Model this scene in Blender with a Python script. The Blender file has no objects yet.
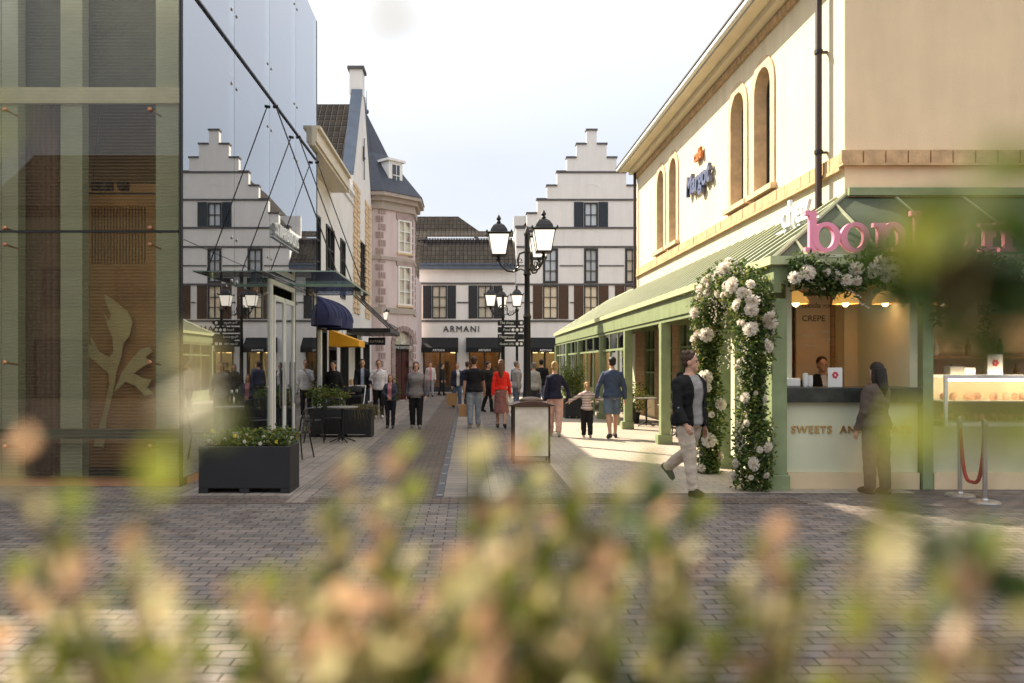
import bpy, bmesh, math, random
from mathutils import Vector, Matrix, Euler, noise
from mathutils.geometry import tessellate_polygon
from mathutils.bvhtree import BVHTree
R = math.radians; PI = math.pi
rnd = random.Random(7)
sc = bpy.context.scene
col = sc.collection
# ------------------------------------------------------------------ geometry builder
class MB:
    def __init__(s): s.v = []; s.f = []
    def add(s, vs, fs):
        n = len(s.v); s.v += [tuple(p) for p in vs]; s.f += [tuple(i + n for i in f) for f in fs]; return s
    def box(s, x0, x1, y0, y1, z0, z1):
        return s.add([(x, y, z) for z in (z0, z1) for y in (y0, y1) for x in (x0, x1)],
                     [(0, 2, 3, 1), (4, 5, 7, 6), (0, 1, 5, 4), (2, 6, 7, 3), (0, 4, 6, 2), (1, 3, 7, 5)])
    def ub(s, fn, u0, u1, v0, v1, t0, t1):
        return s.add([fn(u, v, t) for t in (t0, t1) for v in (v0, v1) for u in (u0, u1)],
                     [(0, 2, 3, 1), (4, 5, 7, 6), (0, 1, 5, 4), (2, 6, 7, 3), (0, 4, 6, 2), (1, 3, 7, 5)])
    def loft(s, rings, cap=True):
        m = len(rings[0]); vs = [p for r in rings for p in r]; fs = []
        for k in range(len(rings) - 1):
            for i in range(m):
                j = (i + 1) % m
                fs.append((k * m + i, k * m + j, (k + 1) * m + j, (k + 1) * m + i))
        if cap: fs.append(tuple(range(m - 1, -1, -1))); fs.append(tuple(range((len(rings) - 1) * m, len(rings) * m)))
        return s.add(vs, fs)
    def tube(s, pts, rad, n=8, cap=True):
        pts = [Vector(p) for p in pts]
        if not isinstance(rad, (list, tuple)): rad = [rad] * len(pts)
        rings = []; prev = None
        for i, p in enumerate(pts):
            d = (pts[min(i + 1, len(pts) - 1)] - pts[max(i - 1, 0)])
            if d.length < 1e-9: d = Vector((0, 0, 1))
            d.normalize()
            if prev is None: a = d.orthogonal().normalized()
            else:
                a = prev - d * prev.dot(d)
                a = a.normalized() if a.length > 1e-6 else d.orthogonal().normalized()
            prev = a; b = d.cross(a)
            rings.append([p + (a * math.cos(2 * PI * k / n) + b * math.sin(2 * PI * k / n)) * rad[i] for k in range(n)])
        return s.loft(rings, cap)
    def lathe(s, prof, c=(0, 0, 0), n=16, ph=0):
        c = Vector(c)
        return s.loft([[c + Vector((r * math.cos(2 * PI * k / n + ph), r * math.sin(2 * PI * k / n + ph), z)) for k in range(n)] for r, z in prof])
    def ell(s, c, rx, ry, rz, n=12, m=8, M=None):
        c = Vector(c); rings = []
        for i in range(m + 1):
            t = PI * i / m; rr = max(math.sin(t), .02)
            ring = [Vector((rx * rr * math.cos(2 * PI * k / n), ry * rr * math.sin(2 * PI * k / n), -rz * math.cos(t))) for k in range(n)]
            if M: ring = [M @ p for p in ring]
            rings.append([c + p for p in ring])
        return s.loft(rings)
    def holed(s, fn, outer, holes, t0, t1):
        lists = [[Vector((u, v, 0)) for u, v in outer]] + [[Vector((u, v, 0)) for u, v in h] for h in holes]
        flat = [p for l in lists for p in l]; tr = tessellate_polygon(lists); n = len(flat)
        fs = [tuple(t) for t in tr] + [tuple(i + n for i in reversed(t)) for t in tr]
        o = 0
        for l in lists:
            m = len(l)
            for i in range(m):
                j = (i + 1) % m; fs.append((o + i, o + j, o + j + n, o + i + n))
            o += m
        return s.add([fn(p.x, p.y, t0) for p in flat] + [fn(p.x, p.y, t1) for p in flat], fs)
    def prism(s, fn, poly, t0, t1): return s.holed(fn, poly, [], t0, t1)

def put(o, parent=None):
    col.objects.link(o)
    if parent is not None: o.parent = parent
    return o
def worldloc(o):
    p = Vector((0, 0, 0))
    while o is not None: p += o.location; o = o.parent
    return p
def mesh_obj(name, mb, mat, parent=None, origin=None, smooth=False, bevel=0):
    me = bpy.data.meshes.new(name)
    off = worldloc(parent) if parent is not None else Vector(origin or (0, 0, 0))
    me.from_pydata([tuple(Vector(p) - off) for p in mb.v], [], mb.f)
    bm = bmesh.new(); bm.from_mesh(me); bmesh.ops.recalc_face_normals(bm, faces=bm.faces); bm.to_mesh(me); bm.free()
    me.materials.append(mat)
    if smooth:
        me.polygons.foreach_set('use_smooth', [True] * len(me.polygons))
        if smooth != 'all':
            try: me.set_sharp_from_angle(angle=R(38))
            except Exception: pass
    o = bpy.data.objects.new(name, me)
    if parent is None: o.location = off
    if bevel:
        b = o.modifiers.new('bevel', 'BEVEL'); b.width = bevel; b.segments = 2; b.limit_method = 'ANGLE'; b.angle_limit = R(50)
    return put(o, parent)
def tag(o, label=None, cat=None, group=None, kind=None):
    if label: o['label'] = label
    if cat: o['category'] = cat
    if group: o['group'] = group
    if kind: o['kind'] = kind
    return o
def thing(name, label, cat, loc=(0, 0, 0), group=None, rz=0):
    o = bpy.data.objects.new(name, None); o.empty_display_size = .2; o.location = loc; o.rotation_euler = (0, 0, rz)
    return tag(put(o), label, cat, group)
def copy_tree(o, parent=None, loc=None, rz=None, label=None, group=None):
    c = o.copy(); col.objects.link(c)
    if parent is not None: c.parent = parent
    for ch in list(o.children): copy_tree(ch, c)
    if loc is not None: c.location = loc
    if rz is not None: c.rotation_euler = (0, 0, rz)
    if label: c['label'] = label
    if group: c['group'] = group
    return c
def mesh_parts(name, mb, mat, parent, **k):
    """each connected piece of mb becomes a part of its own"""
    up = list(range(len(mb.v)))
    def find(i):
        while up[i] != i: up[i] = up[up[i]]; i = up[i]
        return i
    for f in mb.f:
        a = find(f[0])
        for i in f[1:]: up[find(i)] = a
    groups = {}
    for f in mb.f: groups.setdefault(find(f[0]), []).append(f)
    for fs in groups.values():
        ids = sorted({i for f in fs for i in f}); mp = {i: n for n, i in enumerate(ids)}; p = MB(); p.add([mb.v[i] for i in ids], [tuple(mp[i] for i in f) for f in fs]); mesh_obj(name, p, mat, parent, **k)
def struct(name, mb, mat, **k): return tag(mesh_obj(name, mb, mat, **k), kind='structure')
def text_mesh(txt, size, ext, offset=0.0, shear=0.0, space=1.0):
    cu = bpy.data.curves.new('t', 'FONT'); cu.body = txt; cu.size = size; cu.extrude = ext; cu.offset = offset; cu.shear = shear
    cu.space_character = space; cu.align_x = 'CENTER'; cu.resolution_u = 4
    o = bpy.data.objects.new('t', cu); col.objects.link(o)
    dg = bpy.context.evaluated_depsgraph_get(); me = bpy.data.meshes.new_from_object(o.evaluated_get(dg))
    mb = MB(); mb.add([tuple(v.co) for v in me.vertices], [tuple(p.vertices) for p in me.polygons])
    bpy.data.objects.remove(o); bpy.data.curves.remove(cu); bpy.data.meshes.remove(me)
    return mb
def text_on(txt, fn, u, v, size, t0, depth, mirror=False, **k):
    """letters laid in the plane of fn(u, v, t), centred on u with baseline v"""
    m = text_mesh(txt, size, depth / 2, **k); out = MB()
    out.add([fn(u + (-x if mirror else x), v + y, t0 + depth / 2 + z) for x, y, z in m.v], m.f); return out

# ------------------------------------------------------------------ materials
def nn(nt, t, **k):
    n = nt.nodes.new(t)
    for a, b in k.items(): setattr(n, a, b)
    return n
def newmat(name):
    m = bpy.data.materials.new(name); m.use_nodes = True; nt = m.node_tree
    b = nt.nodes['Principled BSDF']; return m, nt, b
def col4(c): return (c[0], c[1], c[2], 1)
def mat(name, c, rough=.7, metal=0, var=.12, scale=3.0, bump=0, bscale=40, spec=.4, stain=0, fine=0.0):
    m, nt, b = newmat(name); L = nt.links
    b.inputs['Roughness'].default_value = rough; b.inputs['Metallic'].default_value = metal
    b.inputs['Specular IOR Level'].default_value = spec
    g = nn(nt, 'ShaderNodeNewGeometry')
    n = nn(nt, 'ShaderNodeTexNoise'); n.inputs['Scale'].default_value = scale; n.inputs['Detail'].default_value = 6; n.inputs['Roughness'].default_value = .6
    L.new(g.outputs['Position'], n.inputs['Vector'])
    r = nn(nt, 'ShaderNodeValToRGB'); r.color_ramp.elements[0].position = .3; r.color_ramp.elements[1].position = .7
    r.color_ramp.elements[0].color = col4([x * (1 - var) for x in c]); r.color_ramp.elements[1].color = col4([min(x * (1 + var * .6), 1) for x in c])
    L.new(n.outputs['Fac'], r.inputs['Fac']); src = r.outputs['Color']
    if stain:
        mp = nn(nt, 'ShaderNodeMapping'); mp.inputs['Scale'].default_value = (1.7, 1.7, .22); L.new(g.outputs['Position'], mp.inputs['Vector'])
        n2 = nn(nt, 'ShaderNodeTexNoise'); n2.inputs['Scale'].default_value = 2.2; n2.inputs['Detail'].default_value = 8; L.new(mp.outputs[0], n2.inputs['Vector'])
        r2 = nn(nt, 'ShaderNodeValToRGB'); r2.color_ramp.elements[0].position = .42; r2.color_ramp.elements[1].position = .75
        r2.color_ramp.elements[0].color = (1, 1, 1, 1); r2.color_ramp.elements[1].color = (1 - stain, 1 - stain * 1.05, 1 - stain * 1.15, 1)
        L.new(n2.outputs['Fac'], r2.inputs['Fac'])
        mx = nn(nt, 'ShaderNodeMix', data_type='RGBA', blend_type='MULTIPLY'); mx.inputs[0].default_value = 1
        L.new(src, mx.inputs[6]); L.new(r2.outputs['Color'], mx.inputs[7]); src = mx.outputs[2]
    L.new(src, b.inputs['Base Color'])
    if bump:
        n3 = nn(nt, 'ShaderNodeTexNoise'); n3.inputs['Scale'].default_value = bscale; n3.inputs['Detail'].default_value = 5; L.new(g.outputs['Position'], n3.inputs['Vector'])
        bp = nn(nt, 'ShaderNodeBump'); bp.inputs['Strength'].default_value = bump; bp.inputs['Distance'].default_value = .02
        L.new(n3.outputs['Fac'], bp.inputs['Height']); L.new(bp.outputs[0], b.inputs['Normal'])
    return m
def brickmat(name, c1, c2, mortar, w=.21, h=.065, ms=.008, axes='XZ', rough=.85, bump=.5, off=.5, var=0.5, extra=None, offs=(0, 0), c3=None):
    m, nt, b = newmat(name); L = nt.links; b.inputs['Roughness'].default_value = rough; b.inputs['Specular IOR Level'].default_value = .25
    g = nn(nt, 'ShaderNodeNewGeometry'); sx = nn(nt, 'ShaderNodeSeparateXYZ'); cx = nn(nt, 'ShaderNodeCombineXYZ')
    L.new(g.outputs['Position'], sx.inputs[0])
    # small wander so that courses are not ruler straight
    wn = nn(nt, 'ShaderNodeTexNoise'); wn.inputs['Scale'].default_value = 1.3; L.new(g.outputs['Position'], wn.inputs['Vector'])
    for k, a in enumerate(axes):
        ad = nn(nt, 'ShaderNodeMath', operation='MULTIPLY_ADD'); ad.inputs[1].default_value = .02 if axes == 'XY' or axes == 'YX' else .006; ad.inputs[2].default_value = offs[k]
        L.new(wn.outputs['Fac'], ad.inputs[0])
        ad2 = nn(nt, 'ShaderNodeMath', operation='ADD'); L.new(ad.outputs[0], ad2.inputs[0]); L.new(sx.outputs['XYZ'.index(a)], ad2.inputs[1])
        L.new(ad2.outputs[0], cx.inputs[k])
    t = nn(nt, 'ShaderNodeTexBrick', offset=off, squash=1.0); t.inputs['Scale'].default_value = 1
    t.inputs['Brick Width'].default_value = w; t.inputs['Row Height'].default_value = h; t.inputs['Mortar Size'].default_value = ms
    t.inputs['Mortar Smooth'].default_value = .3; t.inputs['Bias'].default_value = 0
    t.inputs['Color1'].default_value = col4(c1); t.inputs['Color2'].default_value = col4(c2); t.inputs['Mortar'].default_value = col4(mortar)
    L.new(cx.outputs[0], t.inputs['Vector'])
    n = nn(nt, 'ShaderNodeTexNoise'); n.inputs['Scale'].default_value = .55; n.inputs['Detail'].default_value = 9; n.inputs['Roughness'].default_value = .65
    L.new(g.outputs['Position'], n.inputs['Vector'])
    r = nn(nt, 'ShaderNodeValToRGB'); r.color_ramp.elements[0].position = .3; r.color_ramp.elements[1].position = .72
    r.color_ramp.elements[0].color = (1 - var, 1 - var, 1 - var, 1); r.color_ramp.elements[1].color = (1.0, 1.0, 1.0, 1)
    L.new(n.outputs['Fac'], r.inputs['Fac'])
    mx = nn(nt, 'ShaderNodeMix', data_type='RGBA', blend_type='MULTIPLY'); mx.inputs[0].default_value = 1
    L.new(t.outputs['Color'], mx.inputs[6]); L.new(r.outputs['Color'], mx.inputs[7]); src = mx.outputs[2]
    if c3:   # a second tint that touches scattered whole patches
        n4 = nn(nt, 'ShaderNodeTexNoise'); n4.inputs['Scale'].default_value = 3.1; n4.inputs['Detail'].default_value = 3; L.new(g.outputs['Position'], n4.inputs['Vector'])
        r4 = nn(nt, 'ShaderNodeValToRGB'); r4.color_ramp.elements[0].position = .52; r4.color_ramp.elements[1].position = .66; L.new(n4.outputs['Fac'], r4.inputs['Fac'])
        r4.color_ramp.elements[0].color = (0, 0, 0, 1); r4.color_ramp.elements[1].color = (.7, .7, .7, 1)
        m4 = nn(nt, 'ShaderNodeMix', data_type='RGBA', blend_type='MULTIPLY'); L.new(r4.outputs['Color'], m4.inputs[0]); L.new(src, m4.inputs[6]); m4.inputs[7].default_value = col4(c3); src = m4.outputs[2]
    L.new(src, b.inputs['Base Color'])
    iv = nn(nt, 'ShaderNodeMath', operation='SUBTRACT'); iv.inputs[0].default_value = 1; L.new(t.outputs['Fac'], iv.inputs[1])
    n3 = nn(nt, 'ShaderNodeTexNoise'); n3.inputs['Scale'].default_value = 25; n3.inputs['Detail'].default_value = 5; L.new(g.outputs['Position'], n3.inputs['Vector'])
    ad = nn(nt, 'ShaderNodeMath', operation='MULTIPLY_ADD'); ad.inputs[1].default_value = .6; L.new(n3.outputs['Fac'], ad.inputs[0]); L.new(iv.outputs[0], ad.inputs[2])
    bp = nn(nt, 'ShaderNodeBump'); bp.inputs['Strength'].default_value = bump; bp.inputs['Distance'].default_value = .012
    L.new(ad.outputs[0], bp.inputs['Height']); L.new(bp.outputs[0], b.inputs['Normal'])
    # joints and worn stones differ in gloss
    rr = nn(nt, 'ShaderNodeMapRange'); rr.inputs[3].default_value = rough - .2; rr.inputs[4].default_value = min(rough + .15, 1); L.new(n.outputs['Fac'], rr.inputs[0]); L.new(rr.outputs[0], b.inputs['Roughness'])
    return m
def leafmat(name, ca, cb, trans=.35, scale=9, rough=.45):
    m = bpy.data.materials.new(name); m.use_nodes = True; nt = m.node_tree; L = nt.links
    b = nt.nodes['Principled BSDF']; out = nt.nodes['Material Output']; b.inputs['Roughness'].default_value = rough; b.inputs['Specular IOR Level'].default_value = .3
    g = nn(nt, 'ShaderNodeNewGeometry'); n = nn(nt, 'ShaderNodeTexNoise'); n.inputs['Scale'].default_value = scale; n.inputs['Detail'].default_value = 3
    L.new(g.outputs['Position'], n.inputs['Vector'])
    r = nn(nt, 'ShaderNodeValToRGB'); r.color_ramp.elements[0].position = .35; r.color_ramp.elements[1].position = .65
    r.color_ramp.elements[0].color = col4(ca); r.color_ramp.elements[1].color = col4(cb); L.new(n.outputs['Fac'], r.inputs['Fac'])
    L.new(r.outputs[0], b.inputs['Base Color'])
    t = nn(nt, 'ShaderNodeBsdfTranslucent'); L.new(r.outputs[0], t.inputs['Color'])
    mx = nn(nt, 'ShaderNodeMixShader'); mx.inputs[0].default_value = trans
    L.new(b.outputs[0], mx.inputs[1]); L.new(t.outputs[0], mx.inputs[2]); L.new(mx.outputs[0], out.inputs[0]); return m
def glassmat(name, tint, refl_min=.08, ior=1.6, lines=False, coat=(1, 1, 1), rough=0.0, dirt=.0):
    m = bpy.data.materials.new(name); m.use_nodes = True; nt = m.node_tree; L = nt.links
    nt.nodes.remove(nt.nodes['Principled BSDF']); out = nt.nodes['Material Output']
    tr = nn(nt, 'ShaderNodeBsdfTransparent'); tr.inputs[0].default_value = col4(tint)
    gl = nn(nt, 'ShaderNodeBsdfGlossy'); gl.inputs['Roughness'].default_value = rough; gl.inputs[0].default_value = col4(coat)
    fr = nn(nt, 'ShaderNodeFresnel'); fr.inputs[0].default_value = ior
    mp = nn(nt, 'ShaderNodeMapRange'); mp.inputs[3].default_value = refl_min; mp.inputs[4].default_value = 1; L.new(fr.outputs[0], mp.inputs[0])
    mx = nn(nt, 'ShaderNodeMixShader'); L.new(mp.outputs[0], mx.inputs[0]); L.new(tr.outputs[0], mx.inputs[1]); L.new(gl.outputs[0], mx.inputs[2]); last = mx.outputs[0]
    if dirt or lines:
        g = nn(nt, 'ShaderNodeNewGeometry')
        df = nn(nt, 'ShaderNodeBsdfDiffuse'); df.inputs[0].default_value = (.5, .36, .24, 1) if lines else (.6, .62, .6, 1)
        m2 = nn(nt, 'ShaderNodeMixShader'); L.new(last, m2.inputs[1]); L.new(df.outputs[0], m2.inputs[2])
        if lines:   # printed ceramic lines on the pane
            sx = nn(nt, 'ShaderNodeSeparateXYZ'); L.new(g.outputs['Position'], sx.inputs[0])
            a = nn(nt, 'ShaderNodeMath', operation='MULTIPLY'); a.inputs[1].default_value = 1 / .045; L.new(sx.outputs[2], a.inputs[0])
            f = nn(nt, 'ShaderNodeMath', operation='FRACT'); L.new(a.outputs[0], f.inputs[0])
            c = nn(nt, 'ShaderNodeMath', operation='LESS_THAN'); c.inputs[1].default_value = .35; L.new(f.outputs[0], c.inputs[0])
            d = nn(nt, 'ShaderNodeMath', operation='MULTIPLY'); d.inputs[1].default_value = .08; L.new(c.outputs[0], d.inputs[0]); L.new(d.outputs[0], m2.inputs[0])
        else:
            n = nn(nt, 'ShaderNodeTexNoise'); n.inputs['Scale'].default_value = 1.2; n.inputs['Detail'].default_value = 8; L.new(g.outputs['Position'], n.inputs['Vector'])
            d = nn(nt, 'ShaderNodeMapRange'); d.inputs[1].default_value = .35; d.inputs[2].default_value = .8; d.inputs[4].default_value = dirt; L.new(n.outputs['Fac'], d.inputs[0]); L.new(d.outputs[0], m2.inputs[0])
        last = m2.outputs[0]
    L.new(last, out.inputs[0]); return m
def emit(name, c, s):
    m, nt, b = newmat(name); b.inputs['Base Color'].default_value = col4(c); b.inputs['Emission Color'].default_value = col4(c); b.inputs['Emission Strength'].default_value = s; return m

WHITE = mat('white_render', (.76, .74, .72), .9, var=.05, scale=1.1, bump=.15, bscale=60, stain=.07)
FARWHITE = mat('far_white_render', (.80, .78, .75), .9, var=.04, scale=.8, bump=.15, bscale=40, stain=.06)
CREAM = mat('cream_render', (.82, .70, .48), .9, var=.07, scale=.9, bump=.3, bscale=70, stain=.12)
CREAMSH = mat('shaded_cream_render', (.90, .70, .45), .9, var=.06, scale=.9, bump=.3, bscale=70, stain=.07)  # same cream wall; shade and warm bounce put into this second colour
STONE = mat('sandstone', (.62, .42, .23), .85, var=.28, scale=5, bump=.4, bscale=30)
STONEP = mat('pale_sandstone', (.70, .52, .33), .85, var=.22, scale=5, bump=.3, bscale=30)
PINK = mat('pink_render', (.66, .55, .545), .9, var=.06, scale=1, bump=.15, stain=.12)
QUOIN = mat('quoin_stone', (.38, .29, .275), .85, var=.2, scale=3, bump=.3)
DGREY = mat('dark_grey_paint', (.028, .030, .034), .45, var=.2, scale=6)
BAND = mat('band_grey', (.11, .105, .105), .7, var=.2, scale=4)
SLATE = mat('slate_blue', (.04, .048, .07), .6, var=.3, scale=5, bump=.4, bscale=14)
LEAD = mat('lead_flashing', (.10, .13, .18), .5, var=.2)
BLACKM = mat('black_iron', (.012, .012, .013), .4, var=.3, scale=12, bump=.1)
BROWNW = mat('brown_shutter', (.085, .045, .025), .6, var=.3, scale=8)
BLUESH = mat('blue_shutter', (.022, .032, .045), .5, var=.15)
GREEN = mat('green_paint', (.26, .32, .17), .5, var=.2, scale=3, bump=.12, spec=.35, stain=.12)
GREENL = mat('pale_green_paint', (.66, .68, .50), .55, var=.06, scale=2)
ROOFG = mat('green_zinc', (.075, .095, .062), .6, var=.25, scale=2.5, bump=.05, spec=.3)
BRASS = mat('brass', (.62, .42, .18), .35, metal=.8)
STEEL = mat('brushed_steel', (.5, .5, .5), .35, metal=.9, var=.15)
COPPER = mat('copper_fixing', (.55, .27, .15), .35, metal=.8)
PINKL = mat('pink_letter', (.90, .33, .46), .4, var=.03)
WHITEP = mat('white_paint', (.8, .8, .78), .5, var=.04)
CREAMP = mat('cream_skirting', (.72, .58, .38), .6, var=.06)
NAVYC = mat('navy_canvas', (.022, .028, .095), .75, var=.15, scale=8)
YELC = mat('yellow_canvas', (.86, .42, .02), .7, var=.06)
BLKC = mat('black_canvas', (.012, .012, .013), .85, var=.2)
WOODD = mat('dark_red_door', (.06, .012, .012), .45, var=.2)
INTD = mat('dark_interior', (.025, .022, .020), .8)
INTW = mat('warm_interior', (.30, .19, .10), .8, var=.3, scale=1.5)
WINP = mat('curtained_pane', (.66, .60, .48), .08, var=.25, scale=1.7, spec=.9)
WINB = mat('pale_blue_pane', (.62, .66, .70), .06, var=.2, scale=1.3, spec=1.0)
WIND = mat('dark_pane', (.03, .034, .036), .05, var=.5, scale=2, spec=1.0)
LAMPG = None
TILE = None
def tilemat(name, c, axis='X', w=.24, h=.3):
    m, nt, b = newmat(name); L = nt.links; b.inputs['Roughness'].default_value = .9; b.inputs['Specular IOR Level'].default_value = .1
    g = nn(nt, 'ShaderNodeNewGeometry'); sx = nn(nt, 'ShaderNodeSeparateXYZ'); L.new(g.outputs[0], sx.inputs[0])
    cx = nn(nt, 'ShaderNodeCombineXYZ'); L.new(sx.outputs['XYZ'.index(axis)], cx.inputs[0]); L.new(sx.outputs[2], cx.inputs[1])
    t = nn(nt, 'ShaderNodeTexBrick', offset=0.0); t.inputs['Scale'].default_value = 1; t.inputs['Brick Width'].default_value = w; t.inputs['Row Height'].default_value = h
    t.inputs['Mortar Size'].default_value = .03; t.inputs['Mortar Smooth'].default_value = .9
    t.inputs['Color1'].default_value = col4(c); t.inputs['Color2'].default_value = col4([x * 1.7 for x in c]); t.inputs['Mortar'].default_value = col4([x * .25 for x in c])
    L.new(cx.outputs[0], t.inputs[0]); L.new(t.outputs[0], b.inputs['Base Color'])
    iv = nn(nt, 'ShaderNodeMath', operation='SUBTRACT'); iv.inputs[0].default_value = 1; L.new(t.outputs['Fac'], iv.inputs[1])
    bp = nn(nt, 'ShaderNodeBump'); bp.inputs['Strength'].default_value = 1; bp.inputs['Distance'].default_value = .06; L.new(iv.outputs[0], bp.inputs['Height']); L.new(bp.outputs[0], b.inputs['Normal'])
    return m
LAMPG = leafmat('milky_lamp_glass', (.86, .84, .80), (.9, .88, .84), trans=.55, rough=.25)
LAMPG.node_tree.nodes['Principled BSDF'].inputs['Emission Color'].default_value = (1, .9, .75, 1); LAMPG.node_tree.nodes['Principled BSDF'].inputs['Emission Strength'].default_value = .55  # glow added to whiten the panes, standing in for sunlight behind them
TILE = tilemat('dark_roof_tile', (.028, .024, .022))
TILEB = tilemat('brown_roof_tile', (.03, .025, .022))
BRICKR = brickmat('brown_brick_wall', (.36, .17, .075), (.28, .13, .06), (.30, .19, .11), axes='XZ', var=.3)
PIERB = brickmat('sand_brick_pier', (.56, .37, .21), (.48, .30, .17), (.36, .27, .18), w=.32, h=.16, ms=.01, axes='YZ', var=.25)
PIERB2 = brickmat('sand_brick_gable', (.40, .30, .20), (.34, .25, .17), (.36, .33, .30), w=.3, h=.12, ms=.012, axes='YZ', var=.25)
PAVE = brickmat('brick_paving', (.265, .22, .19), (.16, .145, .14), (.05, .042, .035), w=.215, h=.112, ms=.007, axes='XY', var=.48, rough=.72, bump=.8, c3=(.62, .55, .52))
SLAB = brickmat('slab_paving', (.30, .25, .21), (.215, .185, .165), (.08, .07, .06), w=.24, h=.3, ms=.007, axes='YX', var=.38, rough=.75, bump=.3)
COBB = brickmat('cobble_band', (.17, .13, .105), (.12, .095, .08), (.05, .04, .034), w=.21, h=.105, ms=.008, axes='XY', var=.35, bump=.8)
SIDES = brickmat('side_slabs', (.33, .28, .24), (.26, .225, .20), (.08, .07, .062), w=.30, h=.20, ms=.006, axes='YX', var=.3, bump=.5)
# ------------------------------------------------------------------ camera, sky, sun
cam = bpy.data.objects.new('camera', bpy.data.cameras.new('camera')); col.objects.link(cam)
cam.location = (0, 0, 1.64); cam.rotation_euler = (R(90), 0, 0)
cam.data.sensor_width = 36; cam.data.lens = 28.125; cam.data.shift_x = .043; cam.data.shift_y = .0225
cam.data.clip_start = .05; cam.data.clip_end = 900
cam.data.dof.use_dof = True; cam.data.dof.focus_distance = 17; cam.data.dof.aperture_fstop = 1.7
sc.camera = cam
SUN_EL = R(42); AZ = (-.70, .714)          # horizontal direction towards the sun
w = bpy.data.worlds.new('World'); sc.world = w; w.use_nodes = True; nt = w.node_tree
bg = nt.nodes['Background']; sky = nn(nt, 'ShaderNodeTexSky', sky_type='NISHITA'); sky.sun_disc = False
sky.sun_elevation = SUN_EL; sky.sun_rotation = math.atan2(AZ[0], AZ[1]); sky.air_density = 1.0; sky.dust_density = 3.0; sky.ozone_density = 1.0
tc = nn(nt, 'ShaderNodeTexCoord'); cn = nn(nt, 'ShaderNodeTexNoise'); cn.inputs['Scale'].default_value = 1.6; cn.inputs['Detail'].default_value = 7; cn.inputs['Roughness'].default_value = .62
cm = nn(nt, 'ShaderNodeMapping'); cm.inputs['Scale'].default_value = (1, 1, 2.2); nt.links.new(tc.outputs['Generated'], cm.inputs[0]); nt.links.new(cm.outputs[0], cn.inputs['Vector'])
cr = nn(nt, 'ShaderNodeMapRange'); cr.inputs[1].default_value = .3; cr.inputs[2].default_value = .7; cr.inputs[3].default_value = .62; cr.inputs[4].default_value = .92; nt.links.new(cn.outputs['Fac'], cr.inputs[0])
mx = nn(nt, 'ShaderNodeMix', data_type='RGBA'); nt.links.new(cr.outputs[0], mx.inputs[0]); nt.links.new(sky.outputs[0], mx.inputs[6]); mx.inputs[7].default_value = (7.2, 7.0, 6.9, 1)
sz = nn(nt, 'ShaderNodeSeparateXYZ'); nt.links.new(tc.outputs['Generated'], sz.inputs[0])     # upper sky, out of view, brightened for fill light; low band kept dimmer
zr = nn(nt, 'ShaderNodeMapRange'); zr.inputs[1].default_value = .25; zr.inputs[2].default_value = .75; zr.inputs[3].default_value = 0; zr.inputs[4].default_value = 1; nt.links.new(sz.outputs[2], zr.inputs[0])
vm = nn(nt, 'ShaderNodeMix', data_type='RGBA'); nt.links.new(zr.outputs[0], vm.inputs[0]); vm.inputs[6].default_value = (3.45, 3.6, 3.9, 1); vm.inputs[7].default_value = (8.2, 8.0, 7.8, 1); nt.links.new(vm.outputs[2], mx.inputs[7])
nt.links.new(mx.outputs[2], bg.inputs[0]); bg.inputs[1].default_value = .10
sl = bpy.data.lights.new('sun', 'SUN'); sl.energy = 5.0; sl.angle = R(.5); sl.color = (1, .86, .65)
so = bpy.data.objects.new('sun', sl); col.objects.link(so)
d = Vector((AZ[0] * math.cos(SUN_EL), AZ[1] * math.cos(SUN_EL), math.sin(SUN_EL))); so.rotation_euler = d.to_track_quat('Z', 'Y').to_euler(); so.location = d * 60
sc.view_settings.view_transform = 'Standard'; sc.view_settings.look = 'None'; sc.view_settings.exposure = 1.28; sc.view_settings.gamma = 1
sc.cycles.transparent_max_bounces = 24; sc.cycles.max_bounces = 8; sc.cycles.use_denoising = True; sc.cycles.sample_clamp_indirect = 6

# planes: fn(u, v, t) -> point, t = how far out of the wall
FA = lambda u, v, t: (u, 47 - t, v)                 # far facade, facing us
RW = lambda u, v, t: (5.74 - t, u, v)               # right building, street side
RE = lambda u, v, t: (u, 12.2 - t, v)               # right building, end wall
LF = lambda u, v, t: (-4.3 + t, u, v)               # left shops, street side
KF = lambda u, v, t: (u, 10.48 - t, v)              # kiosk front
def lx(px, Y): return (px - 468) * Y / 800          # handy survey helpers: metres across / up at depth Y
def lz(py, Y): return 1.64 + (365 - py) * Y / 800

# ------------------------------------------------------------------ ground
g = MB(); g.box(-160, 160, -60, 240, -.05, 0); struct('ground', g, PAVE)
g = MB(); g.box(-3.6, -2.18, 10, 40, -.01, .004); struct('side_path', g, SIDES)
g = MB(); g.box(1.35, 5.7, 10.2, 40, -.01, .004); struct('sunlit_arcade_strip', g, brickmat('sunlit_tone_paving', (.50, .43, .35), (.43, .37, .31), (.2, .16, .13), w=.3, h=.15, ms=.006, axes='XY', var=.25, rough=.8, bump=.5))  # paler sheet; sunlight on this strip is put into its colour
g = MB(); g.box(-2.172, -1.95, 9.5, 40, -.01, .005); struct('kerb_strip', g, SLAB)
g = MB(); g.box(-1.15, -.40, 9.9, 44, -.01, .004); struct('cobble_band_path', g, COBB)
g = MB(); g.box(-.31, .42, 9.9, 44, -.01, .004); struct('slab_path', g, SLAB)
g = MB(); g.box(-3.7, 4.0, 9.42, 9.85, -.01, .004); struct('cross_path', g, COBB)
dr = thing('drain_channel', 'narrow black slot drain running down the middle of the paved street', 'drain', (-.36, 26, 0))
g = MB(); g.box(-.40, -.31, 9.9, 44, -.01, .0055); mesh_obj('channel', g, BLACKM, dr)
g = MB()
for i in range(12): g.box(-.39, -.32, 10 + i * 1.0, 10.04 + i * 1.0, .0055, .008)
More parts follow.
